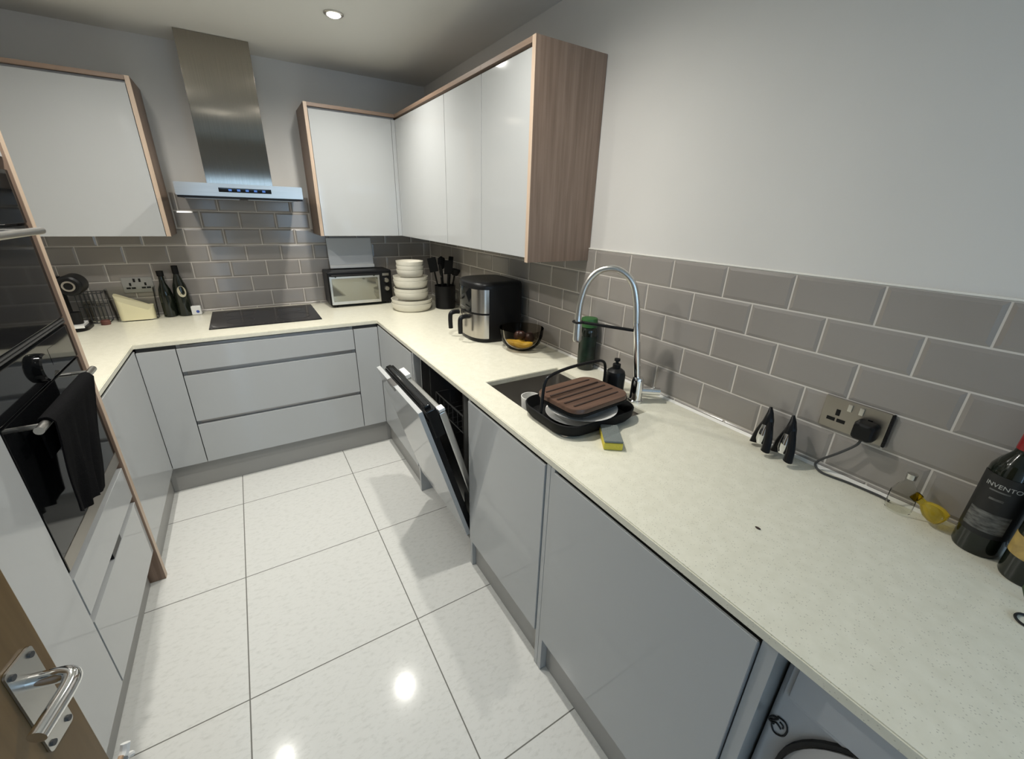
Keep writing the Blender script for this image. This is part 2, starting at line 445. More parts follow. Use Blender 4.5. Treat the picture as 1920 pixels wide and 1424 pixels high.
# room door, ajar in the left wall
EX, EY, DA = -1.65, -2.72, math.radians(15)
nrm = V((math.cos(DA), -math.sin(DA), 0)); dr = V((-math.sin(DA), -math.cos(DA), 0))
DM = Matrix((( dr.x, nrm.x, 0, EX), (dr.y, nrm.y, 0, EY), (0, 0, 1, 0), (0, 0, 0, 1)))   # local x: away from the lock edge, y: out of the face
def dbox(bm, *a, bev=0.): return box(bm, *a, bev=bev, mx=DM)
b = BM()
dbox(b, 0, .115, -.04, 0, .008, 2.03, bev=.002); dbox(b, .635, .75, -.04, 0, .008, 2.03, bev=.002)
for z0, z1 in [(.008, .22), (.62, .72), (1.25, 1.35), (1.92, 2.03)]: dbox(b, .115, .635, -.04, 0, z0, z1, bev=.002)
door = struct('door_1', b, 'oak', smooth=35)
b = BM()
for z0, z1 in [(.22, .62), (.72, 1.25), (1.35, 1.92)]: dbox(b, .115, .635, -.03, -.010, z0, z1)
obj('door_panel', b, 'oak', door)
b = BM(); prism(b, [(.018 + x, .892 + z) for x, z in rrect(0, .044, 0, .152, .006)], 0.0005, .0035)
bmesh.ops.transform(b, matrix=DM @ Matrix(((1, 0, 0, 0), (0, 0, 1, 0), (0, 1, 0, 0), (0, 0, 0, 1))), verts=b.verts)
plate = obj('handle_plate', b, 'satin', door, label='brushed chrome lever plate with four screws')
b = BM()
for x in (.025, .055):
    for z in (.903, 1.033):
        lathe(b, [(0, .0025), (.004, .0025), (.004, 0), (0, 0)], (0, 0, 0), 10, mx=DM @ Matrix.Translation((x, .0035, z)) @ Matrix.Rotation(-PI / 2, 4, 'X'))
pieces('screw', b, 'darkgrey', plate)
b = BM()
lv = spline([(.040, .003, 1.003), (.040, .026, 1.004), (.041, .040, 1.005), (.047, .050, 1.005), (.062, .053, 1.004), (.085, .053, 1.003), (.116, .052, 1.001)], 6)
tube(b, [DM @ V(p) for p in lv], .0095, 14); obj('door_lever', b, 'chrome', door)
b = BM(); dbox(b, -.006, 0, -.03, -.012, .86, 1.08, bev=.001); obj('latch_plate', b, 'satin', door)

# ------------------------------------------------------------------ worktop, sink, hob
SX0, SX1, SY0, SY1 = -.553, -.172, -2.472, -1.942
WT_END = -4.3
xs = [XL, FL, FX, SX0, SX1, -.0005]; ys = [WT_END, SY0, SY1, -1.344, FY, YB - .0005]
def wt(x, y):
    if x > FX: return not (SX0 < x < SX1 and SY0 < y < SY1)
    if x < FL: return y > -1.344
    return y > FY
b = BM(); grid_plate(b, xs, ys, H - T, H, wt)
ed = [e for e in b.edges if len(e.link_faces) == 2 and abs(e.link_faces[0].normal.dot(e.link_faces[1].normal)) < .5]
b.normal_update(); ed = [e for e in b.edges if e.calc_face_angle(0) > 1.]
bmesh.ops.bevel(b, geom=ed, offset=.0025, segments=2, affect='EDGES')
solo('worktop', b, 'quartz', 'cream speckled quartz worktop running in a U round the kitchen', 'worktop', (-1.2, -.3, H - T), smooth=30)

sk = thing('sink', 'undermounted stainless steel sink bowl set in the worktop below the tap', 'sink', (-.36, -2.2, .70))
b = BM()
e = .004
def ring(i, z, r): return [V((x, y, z)) for x, y in rrect(SX0 - .02 + i, SX1 + .02 - i, SY0 - .02 + i, SY1 + .02 - i, r)]
loft(b, [ring(0, H - T - .001, .03), ring(.017, H - T - .001, .03), ring(.018, H - T - .006, .03), ring(.022, .735, .03), ring(.035, .722, .03), ring(.06, .718, .03)], False, True)
loft(b, [ring(0, H - T - .001, .03), ring(.012, H - T - .006, .03), ring(.012, .715, .03)], False, True)
obj('bowl', b, 'sink', sk)
b = BM(); lathe(b, [(0, .004), (.02, .004), (.022, .007), (.043, .007), (.045, .001), (0, .001)], (-.36, -2.15, .718)); obj('drain', b, 'chrome', sk)

HX0, HX1, HY0, HY1 = -1.576, -.974, -.505, -.005
hb = thing('hob', 'black glass induction hob set into the worktop under the extractor hood', 'hob', (-1.275, -.25, H))
b = BM(); box(b, HX0, HX1, HY1, HY0, H + .0005, H + .006, .002); obj('glass_top', b, 'hobglass', hb)
b = BM()
for cx, cy, r in [(-1.42, -.14, .085), (-1.12, -.14, .075), (-1.42, -.35, .075), (-1.12, -.35, .095)]:
    pts = [(cx + r * math.cos(a * PI / 24), cy + r * math.sin(a * PI / 24), H + .0063) for a in range(48)]
    tube(b, pts, .0008, 6, True)
pieces('cooking_zone_ring', b, 'hobmark', hb)
b = BM()
for k in range(7): box(b, -1.36 + k * .027, -1.352 + k * .027, -.488, -.484, H + .0061, H + .0066)
pieces('touch_control', b, 'hobmark', hb)

# ------------------------------------------------------------------ base units
def board_set(bm, x0, x1, y0, y1, z0, z1, t, openface):
    """five boards of a cabinet box, open on one side ('-x','+x','-y') and on top"""
    box(bm, x0, x1, y0, y1, z0, z0 + t)
    if openface in ('-x', '+x'):
        box(bm, x0, x1, y0, y0 + t, z0 + t, z1); box(bm, x0, x1, y1 - t, y1, z0 + t, z1)
        if openface == '-x': box(bm, x1 - t, x1, y0 + t, y1 - t, z0 + t, z1)
        else: box(bm, x0, x0 + t, y0 + t, y1 - t, z0 + t, z1)
    else:
        box(bm, x0, x0 + t, y0, y1, z0 + t, z1); box(bm, x1 - t, x1, y0, y1, z0 + t, z1)
        box(bm, x0 + t, x1 - t, y1 - t, y1, z0 + t, z1)
CT = H - T - .0015
DTH = .019
def door_x(bm, xf, y0, y1, z0, z1, s):
    """door slab whose face is at x=xf; s=-1 faces -x, s=+1 faces +x; slanted finger-pull along the top"""
    p = [(0, z0), (DTH, z0), (DTH, z1 - .024), (.006, z1), (0, z1)]
    poly = [(xf - s * d, z) for d, z in p]
    a = [bm.verts.new((x, y0, z)) for x, z in poly]; c = [bm.verts.new((x, y1, z)) for x, z in poly]
    bm.faces.new(a); bm.faces.new(list(reversed(c)))
    for i in range(5): bm.faces.new([a[i], a[(i + 1) % 5], c[(i + 1) % 5], c[i]])
    ed = [e for e in bm.edges if len(e.link_faces) == 2]
    bmesh.ops.bevel(bm, geom=ed, offset=.0012, segments=2, affect='EDGES')
def door_y(bm, yf, x0, x1, z0, z1):
    box(bm, x0, x1, yf, yf + DTH, z0, z1, .0012)

# back run: wide drawer unit below the hob
du = thing('drawer_unit', 'light grey gloss base unit of three wide drawers below the hob', 'cabinet', (-1.274, FY, DB))
b = BM(); board_set(b, -1.724, -.824, FY + .022, YB - .03, DB, CT, .018, '-y'); obj('carcass', b, 'carcass', du)
for z0, z1 in [(.167, .408), (.433, .705), (.731, .860)]:
    b = BM(); door_y(b, FY, -1.7225, -.8255, z0, z1); obj('drawer', b, 'gloss', du)
for z0, z1 in [(.404, .436), (.701, .735), (.858, .8815)]:
    b = BM(); box(b, -1.705, -.843, FY + .0200, FY + .0215, z0 - .01, z1 - .001); box(b, -1.705, -.843, FY + .004, FY + .020, z1 - .004, z1 - .0025) if z1 > .8 else None
    obj('handle_rail', b, 'rail', du)
def filler(x0, x1, lab):
    t = thing('corner_panel', lab, 'panel', ((x0 + x1) / 2, FY, DB))
    b = BM(); door_y(b, FY, x0, x1, DB + .002, DT); obj('panel', b, 'gloss', t)
    b = BM(); box(b, x0, x1, FY + .0195, FY + .05, DB + .002, CT); obj('backing', b, 'darkgrey', t)
filler(FL + .0015, -1.7265, 'narrow grey gloss corner panel left of the three drawers')
filler(-.8215, FX - .0015, 'narrow grey gloss corner panel right of the three drawers')

# left run base cabinet
c = thing('base_cabinet', 'light grey gloss base cabinet between the oven tower and the back corner', 'cabinet', (FL, -1.0, DB))
b = BM(); board_set(b, XL + .005, FL - .022, -1.343, -.60, DB, CT, .018, '+x'); obj('carcass', b, 'carcass', c)
b = BM(); door_x(b, FL, -1.342, FY - .002, DB + .002, .872, 1); obj('door', b, 'gloss', c)
b = BM(); box(b, FL - .0215, FL - .02, -1.342, FY - .002, DT - .03, CT - .001); obj('handle_rail', b, 'rail', c)

# right run
def base_right(y0, y1, dy0, dy1, lab, top=CT):
    c = thing('base_cabinet', lab, 'cabinet', (FX, (y0 + y1) / 2, DB))
    b = BM(); board_set(b, FX + .022, -.02, y0, y1, DB, top, .018, '-x'); obj('carcass', b, 'carcass', c)
    b = BM(); door_x(b, FX, dy0, dy1, DB + .002, .872, -1); obj('door', b, 'gloss', c)
    b = BM(); box(b, FX + .02, FX + .0215, dy0, dy1, DT - .03, CT - .001); obj('handle_rail', b, 'rail', c)
    return c
c = base_right(-1.325, -.65, -1.325, FY - .002, 'grey gloss corner base cabinet beside the open dishwasher, plate-stack end')
b = BM(); box(b, FX + .004, -.02, -1.345, -1.3255, .001, CT - .002, .001); obj('end_panel', b, 'gloss', c)
c = base_right(-2.533, -2.006, -2.531, -2.006, 'grey gloss base cabinet below the sink, right of the open dishwasher', .70)
b = BM(); box(b, FX + .012, -.585, -2.0055, -1.987, .001, CT - .002, .001); obj('end_panel', b, 'gloss', c)
b = BM(); box(b, FX + .004, -.02, -2.553, -2.5345, .001, CT - .002, .001); obj('end_panel', b, 'gloss', c)
c = base_right(-3.178, -2.574, -3.176, -2.576, 'wide grey gloss base cabinet left of the washing machine')
b = BM(); box(b, FX + .004, -.02, -2.5735, -2.5545, .001, CT - .002, .001); obj('end_panel', b, 'gloss', c)
b = BM(); box(b, FX + .010, -.02, -3.206, -3.1785, .001, CT - .002, .001); obj('end_panel', b, 'gloss', c)

# plinths
def plinth(x0, x1, y0, y1, lab):
    b = BM(); box(b, x0, x1, y0, y1, .001, DB - .002, .001)
    solo('plinth', b, 'plinth', lab, 'plinth', ((x0 + x1) / 2, (y0 + y1) / 2, .001))
plinth(FL - .03, -.641, FY + .03, FY + .046, 'grey plinth board along the floor under the three drawers')
plinth(FL - .046, FL - .0305, -1.343, FY + .046, 'grey plinth board along the floor under the left base cabinet')
plinth(-.6405, -.625, -1.325, FY + .046, 'grey plinth board along the floor under the right corner cabinet')
plinth(-.641, -.625, -2.533, -2.007, 'grey plinth board along the floor under the sink cabinet')
plinth(-.641, -.625, -3.177, -2.575, 'grey plinth board along the floor under the wide right cabinet')

# ------------------------------------------------------------------ dishwasher
dw = thing('dishwasher', 'open dishwasher with its grey front door tilted into the room', 'dishwasher', (-.35, -1.68, .02))
DY0, DY1 = -1.912, -1.388
b = BM()
box(b, -.60, -.05, DY0, DY0 + .02, .06, .878); box(b, -.60, -.05, DY1 - .02, DY1, .06, .878)
box(b, -.07, -.05, DY0 + .02, DY1 - .02, .06, .878); box(b, -.60, -.07, DY0 + .02, DY1 - .02, .06, .16); box(b, -.60, -.07, DY0 + .02, DY1 - .02, .858, .878)
obj('tub', b, 'darkgrey', dw)
b = BM(); box(b, -.645, -.601, DY0 + .001, DY0 + .012, .14, .875); box(b, -.645, -.601, DY1 - .012, DY1 - .001, .14, .875); pieces('tub_flange', b, 'satin', dw)
for z in (.30, .58):
    b = BM()
    for k in range(10):
        y = DY0 + .045 + k * .0555; tube(b, [(-.58, y, z + .09), (-.58, y, z), (-.10, y, z), (-.10, y, z + .09)], .0025, 6)
    for k in range(7):
        x = -.58 + k * .08; tube(b, [(x, DY0 + .045, z + .09), (x, DY0 + .045, z), (x, DY1 - .045, z), (x, DY1 - .045, z + .09)], .0025, 6)
    tube(b, [(-.58, DY0 + .045, z + .09), (-.10, DY0 + .045, z + .09), (-.10, DY1 - .045, z + .09), (-.58, DY1 - .045, z + .09)], .004, 8, True)
    obj('rack', b, 'darkgrey', dw)
b = BM()
for k in range(4): box(b, -.59, -.565, DY0 + .1 + k * .12, DY0 + .106 + k * .12, .02, .06)
box(b, -.58, -.07, DY0 + .03, DY1 - .03, .021, .0595); obj('base', b, 'black', dw)
A = math.radians(16.2)
HM = Matrix(((-math.sin(A), 0, -math.cos(A), -.653), (0, 1, 0, 0), (math.cos(A), 0, -math.sin(A), .165), (0, 0, 0, 1)))  # local x: up the door, z: out of its face
W0, W1 = -1.985, -1.400
def hbox(bm, s0, s1, w0, w1, t0, t1, bev=0.): return box(bm, s0, s1, w0, w1, t0, t1, bev, mx=HM)
b = BM(); hbox(b, .012, .722, W0, W1, 0, .019, .0012); dwd = obj('door', b, 'gloss', dw)
b = BM(); hbox(b, .01, .66, W0 + .012, W1 - .012, -.028, -.004, .003); obj('outer_liner', b, 'black', dwd)
b = BM(); hbox(b, .57, .705, W0 + .008, W1 - .008, -.060, -.010, .010); hbox(b, .675, .72, W0 + .03, W1 - .03, -.044, -.016, .006); obj('control_panel', b, 'blackg', dwd)
b = BM(); hbox(b, .03, .668, W0 + .014, W1 - .014, -.092, -.0605, .008); obj('inner_liner', b, 'satin', dwd)
b = BM(); hbox(b, .6685, .690, W1 - .16, W1 - .06, -.094, -.066, .004); obj('latch', b, 'white', dwd)
b = BM(); hbox(b, .6685, .684, W0 + .016, W0 + .055, -.092, -.064, .004); obj('corner_cap', b, 'white', dwd)
b = BM()
for k in range(5): lathe(b, [(0, .003), (.005, .003), (.006, 0), (0, 0)], mx=HM @ Matrix.Translation((.7055, W1 - .12 - k * .06, -.036)) @ Matrix.Rotation(PI / 2, 4, 'Y'), seg=10)
pieces('button', b, 'darkgrey', dwd)
b = BM(); hbox(b, .700, .724, W1 - .285, W1 - .185, .0005, .0225, .002); obj('finger_grip', b, 'rail', dwd)

# ------------------------------------------------------------------ washing machine
wm = thing('washing_machine', 'white front-loading washing machine under the worktop at bottom right', 'washing machine', (-.33, -3.53, .001))
WX, WY0, WY1 = -.600, -3.81, -3.2105
b = BM(); box(b, WX, -.06, WY0, WY1, .02, .845, .012, 3); obj('body', b, 'wm', wm)
b = BM(); box(b, WX - .006, WX - .0005, WY0 + .01, WY1 - .01, .735, .838, .003); cp = obj('control_panel', b, 'wm', wm)
b = BM(); box(b, WX - .012, WX - .0065, WY1 - .2, WY1 - .02, .748, .826, .004); obj('detergent_drawer', b, 'wm', wm)
RX = Matrix.Translation((WX - .0005, -3.47, .575)) @ Matrix.Rotation(-PI / 2, 4, 'Y')
b = BM(); lathe(b, [(.135, .0), (.207, 0), (.212, .012), (.202, .03), (.17, .036), (.14, .025), (.135, 0)], seg=56, mx=RX); dr_ = obj('door_ring', b, 'wm', wm)
b = BM(); lathe(b, [(.2135, .0005), (.2215, .0005), (.2215, .009), (.2135, .009), (.2135, .0005)], seg=56, mx=RX); obj('door_seam', b, 'rubber', dr_)
b = BM(); lathe(b, [(0, .034), (.08, .030), (.130, .018), (.133, .002), (0, .002)], seg=48, mx=RX); obj('door_glass', b, 'wmdark', dr_)
# scribbled black mark on the front, top left
b = BM()
def wp(y, z): return (WX - .0075, y, z)
tube(b, spline([wp(-3.226, .672), wp(-3.240, .674), wp(-3.247, .660), wp(-3.245, .640), wp(-3.235, .630), wp(-3.227, .632), wp(-3.222, .645), wp(-3.228, .655), wp(-3.238, .650)], 6), .0017, 6)
tube(b, spline([wp(-3.214, .650), wp(-3.219, .663), wp(-3.228, .668), wp(-3.223, .657), wp(-3.216, .648), wp(-3.226, .648)], 6), .0019, 6); tube(b, spline([wp(-3.232, .664), wp(-3.239, .662), wp(-3.240, .655)], 4), .0015, 6)
bmesh.ops.translate(b, vec=(.006, 0, 0), verts=b.verts)
obj('emblem', b, 'rubber', wm)
b = BM()
for x in (-.57, -.12):
    for y in (WY0 + .06, WY1 - .06): lathe(b, [(0, 0), (.022, 0), (.022, .0185), (0, .0185)], (x, y, .001), 16)
pieces('foot', b, 'rubber', wm)

# ------------------------------------------------------------------ oven tower and larder
tw = thing('oven_tower', 'tall oven housing with oak end panel and two grey drawers below the oven', 'cabinet', (-2.2, -1.7, 0))
PX = -1.886
b = BM(); box(b, XL + .003, PX, -1.376, -1.3455, .001, 2.155, .001); obj('end_panel', b, 'wood', tw, label='oak end panel')
b = BM(); box(b, PX + .0002, PX + .0014, -1.376, -1.3455, .001, 2.155); obj('edge_band', b, 'woode', tw, label='lighter oak front edge')
b = BM()
box(b, XL + .003, -1.912, -2.008, -1.99, DB, 2.15); box(b, XL + .003, XL + .02, -1.99, -1.377, DB, 2.15)
for z in (DB, .598, 1.185, 1.665, 2.132): box(b, XL + .02, -1.912, -1.99, -1.377, z, z + .016)
obj('carcass', b, 'carcass', tw)
for z0, z1 in [(.167, .428), (.457, .594)]:
    b = BM(); box(b, -1.911, -1.892, -2.006, -1.378, z0, z1, .0012); obj('drawer', b, 'gloss', tw)
b = BM(); box(b, -1.9115, -1.910, -2.0, -1.38, .426, .459); obj('handle_rail', b, 'rail', tw)
b = BM(); box(b, -1.909, -1.894, -1.73, -1.62, .431, .454); obj('finger_slot', b, 'black', tw)
b = BM(); box(b, -1.911, -1.892, -2.006, -1.378, 1.69, 2.15, .0012); obj('door', b, 'gloss', tw)
plinth(-1.955, -1.939, -2.62, -1.387, 'grey plinth board along the floor under the oven tower and larder')

def oven(name, lab, z0, z1, zc, hz, cat):
    """z0..z1 body, zc: split between door and control panel, hz: handle height"""
    o = thing(name, lab, cat, (-2.1, -1.69, z0))
    y0, y1 = -2.004, -1.379
    b = BM(); box(b, -2.42, -1.9125, -1.986, -1.3875, z0 + .0005, z1); obj('body', b, 'darkgrey', o)
    b = BM(); box(b, -1.9112, -1.893, y0, y1, z0 + .004, zc - .006, .003); d = obj('door', b, 'blackg', o)
    b = BM(); box(b, -1.9112, -1.892, y0, y1, zc, z1 - .004, .003); p = obj('control_panel', b, 'blackg', o)
    b = BM()
    tube(b, [(-1.848, -1.965, hz), (-1.848, -1.455, hz)], .0105, 14)
    for y in (-1.93, -1.49): tube(b, [(-1.893, y, hz), (-1.848, y, hz)], .007, 10)
    obj('handle', b, 'satin', d)
    return o, d, p
ov, ovd, ovp = oven('oven', 'black built-in oven with a towel on its bar handle, lower of the tower', .616, 1.183, 1.068, 1.032, 'oven')
b = BM(); box(b, -1.896, -1.8915, -2.003, -1.380, .621, .668, .001); obj('trim_strip', b, 'nickel', ovd, label='steel strip along the bottom of the oven door')
b = BM(); lathe(b, [(0, .020), (.036, .020), (.041, .016), (.043, .0), (0, 0)], seg=32, mx=Matrix.Translation((-1.892, -1.70, 1.122)) @ Matrix.Rotation(PI / 2, 4, 'Y'))
obj('knob', b, 'blackg', ovp)
b = BM(); box(b, -1.8925, -1.8914, -1.60, -1.45, 1.10, 1.15); obj('display', b, 'blackg', ovp)
mw, mwd, mwp = oven('combi_microwave', 'black built-in combination microwave above the oven in the tower', 1.202, 1.66, 1.505, 1.486, 'microwave')
b = BM(); box(b, -1.8925, -1.8914, -1.72, -1.56, 1.545, 1.60); obj('display', b, 'bluedisp', mwp)
b = BM()
for k in range(2): box(b, -1.905, -1.893, -1.985, -1.380, 1.187 + k * .009, 1.192 + k * .009)
pieces('vent_slat', b, 'darkgrey', mw)

ld = thing('larder_cabinet', 'tall light grey gloss larder door between the oven tower and the oak door', 'cabinet', (-2.2, -2.31, DB))
b = BM(); box(b, XL + .003, -1.912, -2.62, -2.0095, DB, 2.15); obj('carcass', b, 'carcass', ld)
b = BM(); box(b, -1.911, -1.892, -2.618, -2.014, DB + .002, 2.15, .0012); obj('door', b, 'gloss', ld)

# towel over the oven handle
def cloth():
    bm = BM(); ny = 56; y0, y1 = -1.918, -1.545
    hx, hz, r = -1.848, 1.032, .0135
    prof = [(-1, .80)] + [(-1, .80 + k * .0286) for k in range(1, 9)]
    path = []
    for k in range(10): path.append((hx - r, .93 + (hz - .93) * k / 9, 0))
    for k in range(1, 8): a = PI - PI * k / 8; path.append((hx + r * math.cos(a), hz + r * math.sin(a), 0))
    for k in range(16): path.append((hx + r + .003, hz - (hz - .70) * k / 15, k / 15))
    th = .004; lo = []
    for s in (0, 1):
        g = []
        for i in range(ny + 1):
            f = i / ny; y = y0 + (y1 - y0) * f; row = []
            for q, (x, z, w) in enumerate(path):
                fold = .007 * math.sin(f * 24 + .6) * w + .003 * math.sin(f * 41 + 2) * w + .003 * math.sin(f * 12 + z * 20) * w
                dz = .085 * w * (1 - f) ** 1.5 + .045 * w * f ** 2 - .01 * w * math.sin(f * 9)
                front = q >= 17; nx = (1 if q > 12 else -1)
                yy = y - w * (.06 + .12 * f) + .012 * w * math.sin(f * 7)
                row.append(bm.verts.new((x + (fold - .012 * w) + (nx * th if s else 0) * (1 if q < 10 or front else .6), yy, z + dz + (th if s and 10 <= q < 17 else 0))))
            g.append(row)
        lo.append(g)
    for s, g in enumerate(lo):
        for i in range(ny):
            for q in range(len(path) - 1):
                bm.faces.new([g[i][q], g[i + 1][q], g[i + 1][q + 1], g[i][q + 1]])
    a, c = lo
    n = len(path)
    for i in range(ny):
        for q in (0, n - 1): bm.faces.new([a[i][q], a[i + 1][q], c[i + 1][q], c[i][q]])
    for q in range(n - 1):
        for i in (0, ny): bm.faces.new([a[i][q], a[i][q + 1], c[i][q + 1], c[i][q]])
    return bm
solo('tea_towel', cloth(), 'towel', 'black tea towel hanging in folds over the lower oven handle', 'towel', (-1.85, -1.75, 1.03), smooth=60)

# ------------------------------------------------------------------ wall units
UX, UY, UB, UT = -.336, -.277, 1.404, 2.155
def wall_unit(lab, x0, x1, y0, y1, face, d0, d1, extra=None):
    cx, cy = (x0 + x1) / 2, (y0 + y1) / 2
    c = thing('wall_cabinet', lab, 'cabinet', (cx, cy, UB))
    b = BM()
    if face == 'x': box(b, UX + .021, x1, y0, y1, UB + .003, UT - .02)
    else: box(b, x0, x1, UY + .021, y1, UB + .003, UT - .02)
    obj('carcass', b, 'gloss_edge', c)
    b = BM()
    if face == 'x': box(b, UX, UX + .019, d0, d1, UB, UT - .032, .0012)
    else: box(b, d0, d1, UY, UY + .019, UB, UT - .032, .0012)
    obj('door', b, 'gloss', c)
    b = BM()
    if face == 'x': box(b, UX - .002, x1, y0, y1, UT - .0195, UT, .001)
    else: box(b, x0, x1, UY - .002, y1, UT - .0195, UT, .001)
    obj('top_board', b, 'woodx' if face == 'x' else 'wooda', c, label='oak top board')
    return c
YW = YB - .002
c = wall_unit('wall cabinet left of the extractor hood, one wide white gloss door', XL + .003, -1.679, 0, YW, 'y', -2.48, -1.681)
b = BM(); box(b, -1.678, -1.658, UY - .002, YW, UB, UT, .001); obj('side_panel', b, 'wood', c, label='oak side panel')
b = BM(); box(b, -1.678, -1.658, UY - .003, UY - .0018, UB, UT); obj('edge_band', b, 'woode', c, label='lighter oak front edge')
c = wall_unit('wall cabinet right of the extractor hood, single white gloss door', -.860, UX - .001, 0, YW, 'y', -.858, -.362)
b = BM(); box(b, -.880, -.8605, UY - .002, YW, UB, UT, .001); obj('side_panel', b, 'wood', c, label='oak side panel')
b = BM(); box(b, -.880, -.8605, UY - .003, UY - .0018, UB, UT); obj('edge_band', b, 'woode', c, label='lighter oak front edge')
b = BM(); box(b, -.360, UX, UY, UY + .019, UB, UT - .032, .001); obj('corner_post', b, 'gloss', c)
c = wall_unit('right-hand wall cabinet in the corner, widest of the three doors', 0, -.002, -1.083, YW, 'x', -1.0815, -.300)
b = BM(); box(b, UX, UX + .019, -.2985, UY - .0005, UB, UT - .032, .001); obj('corner_post', b, 'gloss', c)
wall_unit('middle narrow white wall cabinet of the right-hand run', 0, -.002, -1.4895, -1.0835, 'x', -1.488, -1.085)
c = wall_unit('right-hand wall cabinet nearest the camera, with oak end panel', 0, -.002, -1.878, -1.490, 'x', -1.877, -1.4915)
b = BM(); box(b, UX - .002, -.002, -1.900, -1.8785, UB - .018, UT, .001); obj('end_panel', b, 'wood', c, label='broad oak end panel')
b = BM(); box(b, UX - .0032, UX - .002, -1.900, -1.8785, UB - .018, UT); obj('edge_band', b, 'woode', c, label='lighter oak front edge')

# ------------------------------------------------------------------ extractor hood
hd = thing('extractor_hood', 'stainless steel chimney extractor hood above the black hob', 'extractor hood', (-1.275, -.2, 1.60))
b = BM()
prism(b, [(-.45, 1.618), (-.45, 1.682), (-.40, 1.684), (.037 - .01, 1.684), (.037 - .01, 1.618)], -1.576, -.974, mx=Matrix(((0, 0, 1, 0), (1, 0, 0, 0), (0, 1, 0, 0), (0, 0, 0, 1))))
bmesh.ops.bevel(b, geom=list(b.edges), offset=.0015, segments=2, affect='EDGES'); obj('canopy', b, 'steel', hd)
b = BM(); box(b, -1.572, -.978, -.446, YB - .014, 1.608, 1.6175, .001); obj('underside', b, 'black', hd)
b = BM(); box(b, -1.440, -1.105, -.2, YB - .0025, 1.6845, ZC - .001, .001); obj('chimney', b, 'chim', hd)
b = BM(); box(b, -1.385, -1.135, -.4525, -.4502, 1.640, 1.662, .0008); cpn = obj('control_strip', b, 'blackg', hd)
b = BM()
for k in range(5): box(b, -1.34 + k * .04, -1.325 + k * .04, -.4535, -.4526, 1.646, 1.656)
pieces('button', b, 'bluedisp', cpn)
b = BM()
for x in (-1.42, -1.13): box(b, x - .125, x + .125, -.40, -.06, 1.604, 1.6075, .001)
pieces('grease_filter', b, 'steel', hd)

# ------------------------------------------------------------------ tap
TX, TY = -.134, -2.384
tp = thing('kitchen_tap', 'tall chrome spring-neck kitchen tap arching over the sink', 'tap', (TX, TY, H + .0005))
ph = math.radians(48); ud = V((-math.cos(ph), math.sin(ph), 0))
def tpt(u, z): return V((TX, TY, 0)) + ud * u + V((0, 0, z))
b = BM(); lathe(b, [(0, 0), (.029, 0), (.029, .006), (.0245, .010), (.024, .088), (.017, .10), (0, .10)], (TX, TY, H + .0005), 32)
obj('body', b, 'chrome', tp)
b = BM(); side = V((.80, -.60, 0)); p0 = V((TX, TY, H + .045))
tube(b, [p0 + side * .018, p0 + side * .03, p0 + side * .088], .0145, 18); tube(b, [p0 + side * .058 + V((0, 0, .008)), p0 + side * .066 + V((0, 0, .02))], .004, 10); obj('lever', b, 'chrome', tp)
b = BM(); tube(b, spline([tpt(.004, H + .095), tpt(.012, 1.06), tpt(.023, 1.14), tpt(.034, 1.215)], 5), .0125, 20); obj('column', b, 'chrome', tp)
ah = spline([tpt(.034, 1.214), tpt(.045, 1.29), tpt(.066, 1.355), tpt(.105, 1.392), tpt(.148, 1.402), tpt(.192, 1.388), tpt(.226, 1.345), tpt(.243, 1.28), tpt(.247, 1.225)], 10)
b = BM(); tube(b, ah, .0118, 18); hs = obj('hose', b, 'satin', tp)
b = BM(); tube(b, [tpt(.247, 1.227), tpt(.247, 1.205), tpt(.246, 1.195), tpt(.245, 1.13), tpt(.245, 1.122)], 0, 18, radii=[.011, .012, .015, .0165, .013]); obj('spray_head', b, 'satin', tp)
b = BM(); tube(b, [tpt(.040, 1.186), tpt(.10, 1.19), tpt(.228, 1.198)], .006, 10)
pts = [tpt(.247, 1.199) + V((math.cos(a) * .0185, math.sin(a) * .0185, 0)) for a in [2 * PI * k / 24 for k in range(24)]]
tube(b, pts, .004, 8, True); obj('support_arm', b, 'black', tp, label='black arm holding the spray head')

# ------------------------------------------------------------------ things round the sink
def bottle(name, lab, cat, loc, prof, m, cap=None, capm='black', seg=32, group=None, parts=()):
    t = thing(name, lab, cat, loc, group)
    b = BM(); lathe(b, prof, seg=seg); obj('body', b, m, t, world=False)
    if cap:
        b = BM(); lathe(b, cap, seg=seg); obj('cap', b, capm, t, world=False)
    for nm, pr, mm in parts:
        b = BM(); lathe(b, pr, seg=seg); obj(nm, b, mm, t, world=False)
    return t
bottle('cleaner_bottle', 'dark bottle with a bright green cap standing behind the sink', 'bottle', (-.058, -2.005, H + .0005),
       [(0, 0), (.036, 0), (.039, .004), (.039, .175), (.036, .19), (.030, .20), (0, .20)], 'wine',
       [(0, .2005), (.036, .2005), (.037, .206), (.037, .232), (.034, .24), (.02, .243), (0, .243)], 'green', parts=[('label', [(.0392, .03), (.0396, .03), (.0396, .16), (.0392, .16), (.0392, .03)], 'bottlegreen')])
t = bottle('soap_dispenser', 'small black soap dispenser beside the chrome tap', 'dispenser', (-.192, -2.322, H + .0005),
       [(0, 0), (.034, 0), (.037, .004), (.037, .10), (.033, .115), (.022, .124), (.013, .128), (0, .128)], 'black',
       [(0, .1285), (.015, .1285), (.015, .143), (.006, .145), (.006, .155), (.011, .156), (.011, .164), (0, .165)], 'blackm')

